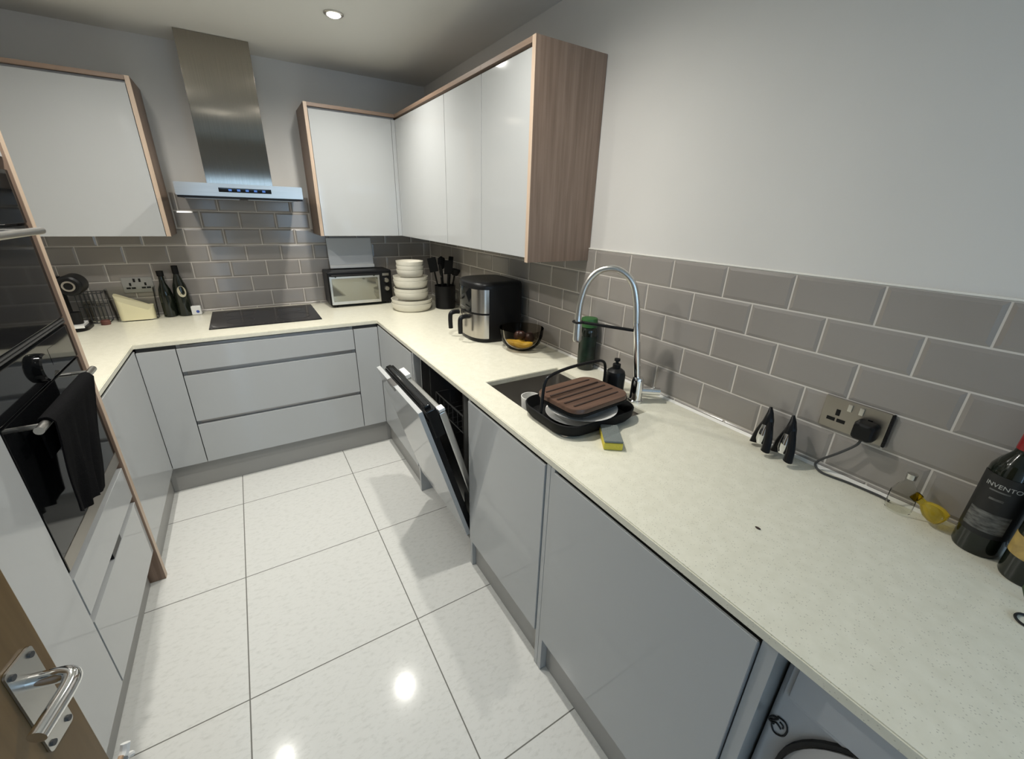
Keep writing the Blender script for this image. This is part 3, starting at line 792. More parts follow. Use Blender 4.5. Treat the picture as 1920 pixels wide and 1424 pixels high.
# black carrier with stacked plates and a ridged brown board
CX0, CX1, CY0, CY1 = -.584, -.238, -2.512, -2.232
cr = thing('dish_caddy', 'black rounded dish caddy with a tall arched handle sitting across the sink', 'caddy', (-.40, -2.36, H + .001))
def cl(i, z, r, n=8): return [V((x, y, z)) for x, y in rrect(CX0 + i, CX1 - i, CY0 + i, CY1 - i, r, n)]
z0 = H + .001
b = BM(); loft(b, [cl(.03, z0, .06), cl(.014, z0 + .004, .07), cl(.003, z0 + .02, .075), cl(0, z0 + .045, .078), cl(.004, z0 + .047, .075), cl(.008, z0 + .04, .07), cl(.02, z0 + .010, .065), cl(.035, z0 + .006, .058)])
obj('tray', b, 'blackm', cr)
b = BM()
hp = spline([(-.573, -2.365, z0 + .043), (-.570, -2.364, z0 + .10), (-.562, -2.362, z0 + .150), (-.540, -2.36, z0 + .170), (-.46, -2.35, z0 + .180), (-.34, -2.335, z0 + .178), (-.270, -2.322, z0 + .166), (-.247, -2.318, z0 + .13), (-.2455, -2.317, z0 + .044)], 6)
tube(b, hp, .0055, 10); obj('handle', b, 'black', cr)
def plate(lab, cx, cy, z, r, tilt, ax):
    b = BM(); mx = Matrix.Translation((cx, cy, z)) @ Matrix.Rotation(tilt, 4, ax)
    lathe(b, [(0, 0), (r * .6, 0), (r * .68, .004), (r * .97, .014), (r, .017), (r * .96, .017), (r * .66, .0075), (r * .6, .004), (0, .004)], mx=mx, seg=40)
    solo('plate', b, 'ceramicw', lab, 'plate', (cx, cy, z), 'white plates in the dish caddy')
plate('white plate under the brown board in the black dish caddy, lower one', -.430, -2.385, z0 + .0075, .112, .0, 'Y')
plate('white plate under the brown board in the black dish caddy, upper one', -.428, -2.405, z0 + .0395, .121, .0, 'Y')
b = BM()
BMX = Matrix.Translation((-.422, -2.392, z0 + .0590)) @ Matrix.Rotation(math.radians(5), 4, 'Z')
t = thing('chopping_board', 'dark brown ridged wooden board lying on top of the black dish caddy', 'board', (-.422, -2.392, z0 + .0590))
b = BM(); bl = [(x, y) for x, y in rrect(-.128, .150, -.104, .106, .05, 8)]
loft(b, [[V((x * .84, y * .84, .0045)) for x, y in bl], [V((x, y * .98, .012)) for x, y in bl], [V((x, y, .0225)) for x, y in bl]])
bmesh.ops.transform(b, matrix=BMX, verts=b.verts); obj('underside', b, 'blackm', t, label='dark rounded underside'); b = BM()
bl = [(x, y) for x, y in rrect(-.130, .140, -.106, .106, .048, 8)]
loft(b, [[V((x * .97, y * .96, .023)) for x, y in bl], [V((x, y, .026)) for x, y in bl], [V((x, y, .036)) for x, y in bl], [V((x * .985, y * .98, .040)) for x, y in bl]])
bmesh.ops.transform(b, matrix=BMX, verts=b.verts); obj('slab', b, 'board', t)
b = BM()
for k in range(5):
    y = -.068 + k * .034; w = .106 if abs(y) > .06 else .116
    box(b, -w, w, y - .003, y + .003, .0385, .0425)
bmesh.ops.transform(b, matrix=BMX, verts=b.verts); pieces('groove', b, 'boarddark', t)
b = BM()
# white beaker standing in the bowl
lathe(b, [(0, 0), (.026, 0), (.029, .004), (.033, .14), (.037, .205), (.0345, .205), (.030, .14), (.026, .008), (0, .006)], (-.492, -2.186, .7215), seg=32)
solo('beaker', b, 'ceramicw', 'tall white beaker standing in the sink at the left end of the dish caddy', 'beaker', (-.492, -2.186, .7215))

sp = thing('sponge', 'yellow sponge with grey scouring top on the worktop in front of the sink', 'sponge', (-.443, -2.566, H + .0005), rz=math.radians(54))
SM = None
b = BM(); box(b, -.055, .055, -.029, .029, 0, .024, .003); obj('foam', b, 'sponge', sp, world=False)
b = BM(); box(b, -.055, .055, -.029, .029, .0245, .032, .003); obj('scourer', b, 'scour', sp, world=False, label='grey scouring pad')

# ------------------------------------------------------------------ corner appliances and crockery
af = thing('air_fryer', 'black and steel two-basket air fryer standing on the right worktop', 'air fryer', (-.17, -1.30, H + .0005))
foot = spline([(-.300, -1.160, 0), (-.330, -1.23, 0), (-.338, -1.31, 0), (-.330, -1.385, 0), (-.298, -1.435, 0), (-.245, -1.452, 0), (-.14, -1.455, 0), (-.065, -1.44, 0), (-.045, -1.40, 0), (-.045, -1.20, 0), (-.065, -1.155, 0), (-.14, -1.135, 0), (-.245, -1.135, 0)], 6, True)
cxy = V((-.18, -1.30, 0))
def fl(s, z): return [cxy + (p - cxy) * s + V((0, 0, z)) for p in foot]
b = BM(); loft(b, [fl(.93, H + .0005), fl(.975, H + .004), fl(1.0, H + .02), fl(1.0, H + .295), fl(.985, H + .312), fl(.94, H + .322), fl(.80, H + .328)]); obj('body', b, 'black', af, smooth=50)
def skin(name, i0, i1, s0, s1, z0, z1, m, label=None):
    b = BM(); n = len(foot); idx = [(i0 + k) % n for k in range((i1 - i0) % n + 1)]
    L = []
    for i in idx:
        p = foot[i]; a = cxy + (p - cxy) * s0; c2 = cxy + (p - cxy) * s1
        L.append([b.verts.new((q.x, q.y, z)) for q, z in [(a, z0), (c2, z0), (c2, z1), (a, z1)]])
    for A_, B_ in zip(L, L[1:]):
        for k in range(4): b.faces.new([A_[k], A_[(k + 1) % 4], B_[(k + 1) % 4], B_[k]])
    b.faces.new(L[0]); b.faces.new(list(reversed(L[-1])))
    return obj(name, b, m, af, label=label)
skin('steel_band', 17, 28, 1.0015, 1.018, H + .165, H + .290, 'steelv', 'brushed steel corner of the front')
skin('control_panel', 0, 17, 1.0015, 1.014, H + .165, H + .290, 'blackg')
bk = skin('basket_front', 9, 28, 1.0015, 1.022, H + .025, H + .155, 'steelv', 'brushed steel basket front')
bk2 = skin('basket_front', 76, 8, 1.0015, 1.022, H + .025, H + .155, 'steelv', 'brushed steel basket front')
for y in (-1.345, -1.215):
    b = BM()
    hp = spline([(-.336, y, H + .135), (-.365, y - .002, H + .137), (-.388, y - .003, H + .13), (-.393, y - .003, H + .10), (-.391, y - .002, H + .045)], 6)
    tube(b, hp, .0125, 12); obj('handle', b, 'black', af)
b = BM(); tube(b, [(-.357, -1.335, H + .185), (-.357, -1.285, H + .19)], .004, 8); obj('logo_bar', b, 'satin', af)

# fruit bowl
FBX, FBY = -.165, -1.615
fb = thing('fruit_bowl', 'smoky glass fruit bowl beside the air fryer', 'bowl', (FBX, FBY, H + .0005))
b = BM(); lathe(b, [(0, 0), (.045, 0), (.075, .012), (.10, .04), (.112, .075), (.116, .115), (.113, .115), (.108, .075), (.096, .042), (.072, .016), (.044, .004), (0, .004)], (FBX, FBY, H + .0005), 48)
obj('bowl', b, 'smoke', fb)
def banana(lab, c, a0, rad, span, rz, tilt):
    b = BM(); N = 16; pts = []; rr = []
    mx = Matrix.Translation(c) @ Matrix.Rotation(rz, 4, 'Z') @ Matrix.Rotation(tilt, 4, 'X')
    for i in range(N + 1):
        f = i / N; a = -span / 2 + span * f
        pts.append(mx @ V((rad * math.sin(a), 0, rad * (1 - math.cos(a))))); rr.append(.0165 * (1 - abs(2 * f - 1) ** 3.5) + .004)
    tube(b, pts, 0, 10, radii=rr)
    t = thing('banana', lab, 'banana', c, 'bananas in the fruit bowl'); obj('flesh', b, 'banana', t)
    b = BM(); d = (pts[-1] - pts[-2]).normalized(); tube(b, [pts[-1] - d * .001, pts[-1] + d * .016], .0038, 8); obj('stalk', b, 'stem', t)
banana('yellow banana lying lowest in the glass bowl, nearest the camera', (FBX - .014, FBY - .040, H + .030), 0, .080, 1.35, -.55, .2)
banana('yellow banana behind the front one in the glass bowl', (FBX - .030, FBY + .012, H + .030), 0, .080, 1.35, -.55, .0)
for i, (dx, dy, dz, r, lab) in enumerate([(.035, -.02, .062, .029, 'dark red fruit on the right in the glass bowl, next to the bananas'), (.012, .04, .058, .03, 'dark round fruit at the back of the glass bowl'), (-.005, -.008, .078, .022, 'small dark fruit resting on the bananas')]):
    b = BM(); lathe(b, [(0, -r), (r * .5, -r * .87), (r * .87, -r * .5), (r, 0), (r * .87, r * .5), (r * .5, r * .85), (r * .12, r * .9), (0, r * .86)], (FBX + dx, FBY + dy, H + dz), 24)
    solo('fruit', b, 'fruit', lab, 'fruit', (FBX + dx, FBY + dy, H + dz - r), 'dark fruit in the fruit bowl')

# stack of crockery
def bowl(lab, z, r, h, m='ceramic', c=(-.352, -.445)):
    b = BM(); lathe(b, [(0, 0), (r * .80, 0), (r * .86, .004), (r * .95, h * .45), (r * .985, h * .8), (r, h), (r * .97, h), (r * .955, h * .8), (r * .92, h * .45), (r * .80, .009), (0, .008)], (c[0], c[1], z), 48)
    solo('bowl', b, m, lab, 'bowl', (c[0], c[1], z), 'cream bowls stacked in the corner')
zz = H + .0005
stack = [(.145, .054, .026, 'widest cream bowl at the very bottom of the corner stack'), (.145, .054, .055, 'wide cream bowl second from the bottom of the corner stack'),
         (.121, .052, .024, 'cream bowl third from the bottom of the corner stack'), (.121, .052, .0525, 'cream bowl in the middle of the corner stack, fourth up'),
         (.121, .054, .026, 'cream bowl just above the middle of the corner stack'), (.121, .054, .0545, 'cream bowl below the small ones in the corner stack'),
         (.095, .046, .028, 'small cream bowl, lowest of the three at the stack top'), (.095, .046, .028, 'small cream bowl, second from the top of the stack'), (.095, .046, .0, 'small cream bowl on the very top of the stack')]
for r, h, step, lab in stack:
    bowl(lab, zz, r, h); zz += step

# utensil pot
UPX, UPY = -.115, -.50
b = BM(); lathe(b, [(0, 0), (.068, 0), (.072, .004), (.076, .165), (.072, .165), (.068, .010), (0, .010)], (UPX, UPY, H + .0005), 36)
solo('utensil_pot', b, 'black', 'wide black utensil pot between the bowl stack and the air fryer', 'pot', (UPX, UPY, H + .0005))
for i, (a, lean, L, kind, lab) in enumerate([(3.0, .20, .345, 'turner', 'black slotted turner leaning left in the utensil pot'), (3.9, .17, .31, 'spoon', 'black spoon at the front left of the utensil pot'),
        (4.7, .19, .335, 'turner', 'black turner at the front of the utensil pot'), (5.75, .22, .315, 'ladle', 'black ladle leaning right in the utensil pot'),
        (.3, .13, .345, 'turner', 'tall black turner on the right of the utensil pot'), (1.5, .12, .345, 'spoon', 'tall black spoon at the back of the utensil pot')]):
    b0 = V((UPX + .022 * math.cos(a), UPY + .022 * math.sin(a), H + .013)); dv = V((math.cos(a) * math.sin(lean), math.sin(a) * math.sin(lean), math.cos(lean)))
    t = thing('utensil', lab, 'utensil', b0, 'black utensils in the pot')
    b = BM(); tube(b, [b0, b0 + dv * (L - .09)], .0065, 8); obj('handle', b, 'blackm', t)
    b = BM(); mx = Matrix.Translation(b0 + dv * (L - .09)) @ dv.to_track_quat('Z', 'Y').to_matrix().to_4x4() @ Matrix.Rotation(a, 4, 'Z') @ Matrix.Rotation(PI / 2, 4, 'Z')
    if kind == 'turner': box(b, -.031, .031, -.002, .002, 0, .10, .0015, mx=mx)
    elif kind == 'spoon': lathe(b, [(0, 0), (.018, .015), (.030, .05), (.026, .085), (0, .10)], seg=20, sy=.25, mx=mx)
    else: lathe(b, [(0, 0), (.02, .006), (.032, .03), (.034, .05), (.030, .05), (.018, .012), (0, .006)], seg=24, mx=mx)
    obj('head', b, 'blackm', t)

# mini oven on the back worktop
mo = thing('mini_oven', 'silver-fronted black mini oven in the corner right of the hob', 'mini oven', (-.635, -.09, H + .0005))
ox0, ox1, oy0, oy1, oz0, oz1 = -.862, -.412, -.185, .022, H + .016, 1.158
b = BM(); box(b, ox0, ox1, oy0, oy1, oz0, oz1, .008, 3); obj('body', b, 'black', mo)
b = BM(); box(b, ox0 + .008, -.505, oy0 - .016, oy0 - .0005, oz0 + .006, oz1 - .030, .003); dd = obj('door', b, 'satin', mo, label='silver door frame')
b = BM(); box(b, ox0 + .022, -.520, oy0 - .018, oy0 - .0162, oz0 + .028, oz1 - .045, .001); obj('door_glass', b, mat('mirror_glass', (.30, .30, .26), .06, metal=.8), dd)
b = BM(); tube(b, [(ox0 + .02, oy0 - .036, oz1 - .022), (-.515, oy0 - .036, oz1 - .022)], .007, 12)
for x in (ox0 + .05, -.545): tube(b, [(x, oy0 - .0155, oz1 - .034), (x, oy0 - .036, oz1 - .022)], .005, 8)
obj('handle', b, 'black', dd)
for z in (1.085, 1.025):
    b = BM(); lathe(b, [(0, .018), (.015, .018), (.018, .014), (.019, 0), (0, 0)], seg=24, mx=Matrix.Translation((-.455, oy0 - .0005, z)) @ Matrix.Rotation(PI / 2, 4, 'X')); obj('knob', b, 'satin', mo)
b = BM(); box(b, -.480, -.432, oy0 - .002, oy0 - .0005, 1.118, 1.136); obj('badge', b, 'satin', mo)
b = BM()
for x in (ox0 + .04, ox1 - .04):
    for y in (oy0 + .03, oy1 - .03): lathe(b, [(0, 0), (.012, 0), (.012, .0158), (0, .0158)], (x, y, H + .0005), 12)
pieces('foot', b, 'rubber', mo)
# baking tray leaning on the tiles, standing on the mini oven
bt = thing('baking_tray', 'grey baking tray with a white bottom rim standing on the mini oven against the tiles', 'tray', (-.65, -.02, 1.1585))
TMX = Matrix.Translation((-.65, -.012, 1.160)) @ Matrix.Rotation(math.radians(-9), 4, 'X')
b = BM(); box(b, -.158, .158, -.003, .003, .002, .215, .001, mx=TMX); obj('base', b, 'foil', bt)
b = BM(); box(b, -.160, .160, -.022, -.0035, .0, .026, .005, mx=TMX)
obj('rim', b, 'white', bt, label='white rim')

# ------------------------------------------------------------------ left end of the back worktop
# clear tub with a cream bag
tb = thing('clear_tub', 'clear plastic tub on the worktop left of the two dark bottles', 'tub', (-1.945, -.045, H + .0005))
def tl(i, z, r=.035): return [V((x, y, z)) for x, y in rrect(-2.055 + i, -1.835 - i, -.105 + i, .022 - i, r)]
b = BM(); loft(b, [tl(.018, H + .0005), tl(.012, H + .006), tl(0, H + .185), tl(-.003, H + .19), tl(-.003, H + .194), tl(.0015, H + .194), tl(.002, H + .185), tl(.0135, H + .009), tl(.02, H + .0035)]); obj('tub', b, 'glass', tb)
b = BM()
bl = rrect(-2.031, -1.859, -.082, .000, .028); N = len(bl); lo = []
for k, f in enumerate([0, .25, .5, .75, 1.]):
    L = []
    for x, y in bl:
        u = (x + 2.031) / .172
        top = .165 - .115 * min(1, u * 1.9) ** .8 + .022 * u + .012 * math.sin(9 * u + 30 * y)
        sc = 1 - .03 * (1 - f)
        L.append(V((-1.945 + (x + 1.945) * sc, -.041 + (y + .041) * sc, H + .0045 + top * f)))
    lo.append(L)
loft(b, lo)
solo('bread_bag', b, 'cream', 'cream-coloured bag slumped inside the clear plastic tub', 'bag', (-1.945, -.041, H + .0045), smooth=60)
bottle('sauce_bottle', 'slim dark bottle with black cap right of the clear tub, shorter of two', 'bottle', (-1.790, -.02, H + .0005),
       [(0, 0), (.033, 0), (.036, .004), (.036, .13), (.030, .17), (.016, .21), (.0135, .25), (0, .25)], 'wine', [(0, .2505), (.017, .2505), (.018, .255), (.018, .282), (0, .284)], 'blackm')
t = bottle('sparkling_wine_bottle', 'dark bottle with oval cream label beside the hob, taller of two', 'bottle', (-1.712, -.02, H + .0005),
       [(0, 0), (.037, 0), (.040, .004), (.040, .14), (.034, .19), (.018, .245), (.014, .26), (0, .26)], 'wine', [(0, .2605), (.0155, .2605), (.0165, .265), (.0165, .31), (0, .312)], 'blackm')
b = BM(); n = 20
pts = []
for k in range(n):
    a = 2 * PI * k / n; u = .024 * math.cos(a); z = .155 + .034 * math.sin(a); pts.append((u, z))
def radat(z): return .0405 if z < .14 else .0405 - (z - .14) * .12 - max(0, z - .17) * .1
vc = []
for s in (0, .0015):
    ring_ = []
    for u, z in pts:
        r = radat(z) + .0005 + s; a = -PI / 2 + .25 + u / r; ring_.append(b.verts.new((r * math.cos(a), r * math.sin(a), z)))
    vc.append(ring_)
b.faces.new(vc[1]); b.faces.new(list(reversed(vc[0])))
for k in range(n): b.faces.new([vc[0][k], vc[0][(k + 1) % n], vc[1][(k + 1) % n], vc[1][k]])
obj('label', b, 'ovalabel', t, world=False, label='oval cream label')
nb = thing('timer', 'small white block with a blue dot beside the hob', 'timer', (-1.655, -.035, H + .0005))
b = BM(); box(b, -1.685, -1.628, -.045, -.012, H + .0005, H + .058, .006, 3); obj('body', b, 'white', nb)
b = BM(); lathe(b, [(0, .003), (.008, .003), (.009, 0), (0, 0)], seg=16, mx=Matrix.Translation((-1.648, -.0452, H + .022)) @ Matrix.Rotation(PI / 2, 4, 'X')); obj('dot', b, 'blue', nb)

# coffee machine half behind the tower
cm = thing('coffee_machine', 'black pod coffee machine half hidden behind the oak tower panel', 'coffee machine', (-2.27, -.18, H + .0005))
b = BM(); prism(b, rrect(-2.36, -2.135, -.26, -.08, .05), H + .0005, H + .022); obj('base', b, 'black', cm)
b = BM(); prism(b, rrect(-2.27, -2.14, -.272, -.2605, .004), H + .0225, H + .036); prism(b, rrect(-2.27, -2.15, -.265, -.11, .03), H + .0225, H + .034); obj('drip_tray', b, 'white', cm, label='white-edged drip tray')
b = BM(); prism(b, rrect(-2.38, -2.20, -.165, -.10, .03), H + .0225, H + .285); obj('column', b, 'black', cm)
b = BM(); mxh = Matrix.Translation((-2.152, -.12, H + .244)) @ Matrix.Rotation(PI / 2, 4, 'X'); lathe(b, [(0, .12), (.040, .12), (.050, .113), (.054, .10), (.054, .0), (.045, -.01), (0, -.01)], seg=40, mx=mxh); hh = obj('head', b, 'black', cm)
b = BM(); lathe(b, [(.019, .1205), (.027, .1205), (.027, .126), (.019, .126), (.019, .1205)], seg=36, mx=mxh); obj('ring', b, 'satin', hh)
b = BM(); lathe(b, [(0, 0), (.022, 0), (.025, .004), (.027, .065), (.024, .065), (.022, .006), (0, .006)], (-2.178, -.20, H + .0345), 28); obj('cup_holder', b, 'black', cm)

# wire rack with glasses
wr = thing('wire_rack', 'dark wire rack for glasses between the coffee machine and the clear tub', 'rack', (-2.12, -.03, H + .0005))
b = BM()
for y in (-.075, .015):
    for z in (H + .004, H + .10, H + .175): tube(b, [(-2.185, y, z), (-2.075, y, z)], .0025, 6)
    for k in range(7): tube(b, [(-2.185 + k * .0183, y, H + .0025), (-2.185 + k * .0183, y, H + .178)], .002, 6)
for x in (-2.185, -2.075):
    for z in (H + .004, H + .175): tube(b, [(x, -.075, z), (x, .015, z)], .0025, 6)
obj('frame', b, 'darkgrey', wr)
for k, (x, y, lab) in enumerate([(-2.155, -.03, 'clear tumbler in the dark wire rack, coffee machine side'), (-2.105, -.03, 'clear tumbler in the dark wire rack, clear tub side')]):
    b = BM(); lathe(b, [(0, 0), (.018, 0), (.022, .13), (.020, .13), (.0165, .006), (0, .006)], (x, y, H + .0005), 24)
    solo('tumbler', b, 'glass', lab, 'glass', (x, y, H + .0005), 'tumblers in the wire rack')
b = BM(); lathe(b, [(0, 0), (.020, 0), (.022, .003), (.022, .022), (.018, .026), (0, .027)], (-2.085, -.115, H + .0005), 24)
solo('jar_lid', b, 'brown', 'small reddish brown lid on the worktop in front of the wire rack', 'lid', (-2.085, -.115, H + .0005))

# ------------------------------------------------------------------ sockets, cable, small things on the right worktop
def socket(lab, P, u, n, w, h, nm='wall_socket', pm='nickel', sm='satin'):
    """two-gang socket: P centre, u to the viewer's right, n out of the wall"""
    t = thing(nm, lab, 'socket', P)
    mx = Matrix(((u.x, 0, n.x, P[0]), (u.y, 0, n.y, P[1]), (u.z, 1, n.z, P[2]), (0, 0, 0, 1)))
    b = BM(); box(b, -w / 2, w / 2, -h / 2, h / 2, 0, .007, .0025, mx=mx); obj('plate', b, pm, t)
    for sx in (-.036, .036):
        b = BM()
        for dx, dy, ww, hh in [(0, .005, .005, .009), (-.012, -.017, .010, .005), (.012, -.017, .010, .005)]: box(b, sx + dx - ww, sx + dx + ww, dy - hh, dy + hh, .0072, .008, .001, mx=mx)
        pieces('pin_hole', b, 'black', t)
        b = BM(); box(b, (.008 if sx > 0 else -.018), (.018 if sx > 0 else -.008), .018, .038, .0072, .0115, .001, mx=mx); obj('switch', b, sm, t)
    return t, mx
t, smx = socket('brushed steel double socket on the tiles above the right worktop', (-.0087, -3.016, 1.083), -Y, -X, .148, .092)
b = BM(); box(b, .0745, .080, -.046, .046, .0, .009, .001, mx=smx); obj('edge_strip', b, 'black', t)
pg = thing('power_plug', 'black power plug and lead in the right-hand steel socket', 'plug', (-.02, -3.052, 1.07))
b = BM()
lo = [[V((x, y, z)) for x, y in rrect(.012 + i, .062 - i, -.038 + i, .012 - i, .010)] for i, z in [(0, .0125), (0, .03), (.003, .042), (.008, .046)]]
loft(b, [[smx @ p for p in l] for l in lo]); obj('body', b, 'black', pg)
b = BM()
cab = spline([smx @ V((.037, -.037, .028)), smx @ V((.030, -.06, .022)), (-.035, -3.018, .985), (-.030, -2.985, .945), (-.032, -2.975, .922), (-.040, -3.0, H + .0045), (-.030, -3.06, H + .0045), (-.026, -3.125, H + .0045), (-.030, -3.15, H + .0045)], 8)
tube(b, cab, .0032, 8); obj('lead', b, mat('grey_lead', (.05, .05, .05), .5), pg)
# extension socket behind the tub on the back wall
socket('steel double socket on the back tiles behind the clear tub', (-1.915, YB - .0087, 1.105), X, -Y, .148, .092, pm='plinth', sm='black')

def gadget(lab, y, x=-.075):
    t = thing('corkscrew', lab, 'corkscrew', (x, y, H + .0005), 'black and chrome corkscrews')
    lean = Matrix.Translation((x, y, H + .0005)) @ Matrix.Rotation(math.radians(9), 4, 'Y') @ Matrix.Rotation(math.radians(-35), 4, 'Z')
    for s in (-1, 1):
        b = BM(); tube(b, [lean @ V(p) for p in spline([(0, s * .008, .098), (0, s * .018, .078), (0, s * .029, .048), (0, s * .033, .020), (0, s * .033, .0145)], 5)], 0, 10, radii=[.009 + .004 * k / 20 for k in range(21)]); obj('leg', b, 'black', t)
    b = BM(); tube(b, [lean @ V((0, 0, z)) for z in (.025, .04, .06, .09)], 0, 14, radii=[.012, .017, .017, .013]); obj('barrel', b, 'chrome', t)
    b = BM(); tube(b, [lean @ V(p) for p in [(0, 0, .088), (0, .001, .105), (0, .005, .125), (0, .012, .142)]], 0, 10, radii=[.017, .014, .009, .004]); obj('grip', b, 'black', t)
gadget('black and chrome corkscrew leaning on the tiles, farther from the socket', -2.835)
gadget('black and chrome corkscrew leaning on the tiles, nearer the socket', -2.900)

bottle('oil_bottle', 'small clear glass bottle with a silver cap by the plug lead', 'bottle', (-.047, -3.172, H + .0005),
       [(0, 0), (.022, 0), (.026, .004), (.026, .05), (.018, .07), (.009, .082), (.009, .092), (.0075, .092), (.0075, .081), (.016, .068), (.0245, .05), (.0245, .006), (0, .004)], 'glass', [(0, .0925), (.010, .0925), (.0105, .106), (0, .108)], 'satin')
ay = thing('amber_bottle', 'small yellow amber glass bottle lying between the clear bottle and the wine', 'bottle', (-.05, -3.222, H + .0005))
AM = Matrix.Translation((-.048, -3.252, H + .0235)) @ Matrix.Rotation(math.radians(-62), 4, 'X') @ Matrix.Rotation(.25, 4, 'Z')
b = BM(); lathe(b, [(0, .002), (.014, 0), (.020, .004), (.0225, .016), (.021, .030), (.014, .042), (.009, .048), (.009, .058), (0, .058)], seg=28, mx=AM); obj('body', b, 'oilliq', ay)
b = BM(); lathe(b, [(0, .0582), (.011, .0582), (.0118, .061), (.0118, .070), (.010, .073), (0, .073)], seg=20, mx=AM); obj('stopper', b, 'oil', ay)

def wine(lab, loc, R, labelm, rz, hgt=.30, text=None, cap='red', z0=.06, z1=.19):
    s = R / .038
    t = bottle('wine_bottle', lab, 'bottle', loc,
        [(0, .004), (R * .6, 0), (R * .93, 0), (R, .006), (R, .185), (R * .96, .203), (R * .75, .222), (R * .45, .240), (.0155, .255), (.0145, .285), (0, .285)], 'wine',
        [(.0142, .246 + .004), (.0168, .25), (.0163, .31), (.0172, .312), (.0172, .322), (0, .323)], cap, 40)
    t.rotation_euler.z = rz
    b = BM(); N = 24; L = []
    for k in range(N + 1):
        a = -1.25 + 2.5 * k / N
        L.append([b.verts.new((r * math.cos(a), r * math.sin(a), z)) for r, z in [(R + .0004, z0), (R + .001, z0), (R + .001, z1), (R + .0004, z1)]])
    for A_, B_ in zip(L, L[1:]):
        for k in range(4): b.faces.new([A_[k], A_[(k + 1) % 4], B_[(k + 1) % 4], B_[k]])
    b.faces.new(L[0]); b.faces.new(list(reversed(L[-1])))
    lb = obj('label', b, labelm, t, world=False)
    if text:
        for s_, size, z, mm in text:
            cu = bpy.data.curves.new('t', 'FONT'); cu.body = s_; cu.size = size; cu.align_x = 'CENTER'; cu.extrude = .0002
            to = bpy.data.objects.new('t', cu); COL.objects.link(to)
            dg = bpy.context.evaluated_depsgraph_get(); me = bpy.data.meshes.new_from_object(to.evaluated_get(dg))
            bpy.data.objects.remove(to); bpy.data.curves.remove(cu)
            b = BM(); b.from_mesh(me); bpy.data.meshes.remove(me)
            bmesh.ops.subdivide_edges(b, edges=[e for e in b.edges if e.calc_length() > .004], cuts=1)
            for v in b.verts:
                r = R + .0013 + v.co.z; a = v.co.x / R; v.co = (r * math.cos(a), r * math.sin(a), z + v.co.y)
            obj('lettering', b, mm, lb, world=False, smooth=0)
    return t
w1x, w1y = -.055, -3.312
t = wine('dark wine bottle with white lettering and red capsule at the right edge', (w1x, w1y, H + .0005), .0385, 'winelabel', math.atan2(-3.368 - w1y, -1.33 - w1x) - .10,
     text=[('INVENTO', .0128, .166, 'labeltext')], z0=.05, z1=.192)
for a0, a1, z0_, z1_ in [(-.45, .35, .1575, .1605), (-.30, .25, .138, .1425)]:      # unreadable small print
    b = BM(); L = []
    for k in range(9):
        a = a0 + (a1 - a0) * k / 8
        L.append([b.verts.new((r * math.cos(a), r * math.sin(a), z)) for r, z in [(.0385 + .0012, z0_), (.0385 + .0015, z0_), (.0385 + .0015, z1_), (.0385 + .0012, z1_)]])
    for A_, B_ in zip(L, L[1:]):
        for k in range(4): b.faces.new([A_[k], A_[(k + 1) % 4], B_[(k + 1) % 4], B_[k]])
    b.faces.new(L[0]); b.faces.new(list(reversed(L[-1])))
    obj('print_line', b, 'labelfoil', t, world=False)
b = BM(); N = 16; L = []
for k in range(N + 1):
    a = -.85 + 1.7 * k / N; R = .0385
    L.append([b.verts.new((r * math.cos(a), r * math.sin(a), z)) for r, z in [(R + .0012, .062), (R + .0016, .062), (R + .0016, .108), (R + .0012, .108)]])
for A_, B_ in zip(L, L[1:]):
    for k in range(4): b.faces.new([A_[k], A_[(k + 1) % 4], B_[(k + 1) % 4], B_[k]])
b.faces.new(L[0]); b.faces.new(list(reversed(L[-1])))
obj('vignette', b, 'labelfoil', t, world=False, label='grey printed picture on the label')
w2x, w2y = -.092, -3.392
wine('dark wine bottle with a gold label, cut off by the right edge', (w2x, w2y, H + .0005), .0385, 'gold', PI - .25, z0=.055, z1=.10, cap='black')
# green plant-like bit and loop at the right edge
lf = thing('trailing_plant', 'dark green leaf tip at the right edge beside the wine bottles', 'plant', (-.165, -3.40, H + .0005))
for k, (x, y, z, a) in enumerate([(-.155, -3.407, .06, .3), (-.175, -3.409, .03, -.2)]):
    b = BM(); lathe(b, [(0, -.03), (.010, -.02), (.015, 0), (.010, .02), (0, .03)], seg=14, sx=.35, mx=Matrix.Translation((x, y, H + z)) @ Matrix.Rotation(a, 4, 'X'))
    obj('leaf', b, 'greend', lf)
b = BM(); tube(b, spline([(-.158, -3.43, H + .003), (-.155, -3.422, H + .05), (-.154, -3.418, H + .10)], 5), .002, 6); obj('stem', b, 'greend', lf)
b = BM()
tube(b, [(-.238 + .017 * math.cos(2 * PI * k / 28), -3.418 + .014 * math.sin(2 * PI * k / 28), H + .003) for k in range(28)], .0022, 8, True)
solo('cable_loop', b, 'rubber', 'thin dark loop lying on the worktop at the right edge', 'loop', (-.238, -3.418, H + .0005))
# small dark stain/crumb on the worktop
b = BM(); lathe(b, [(0, 0), (.004, 0), (.005, .0008), (.003, .0016), (0, .0018)], (-.425, -3.03, H + .0004), 12, sx=.8, sy=1.3)
solo('crumb', b, 'boarddark', 'small dark crumb alone on the right worktop', 'crumb', (-.425, -3.03, H + .0004))

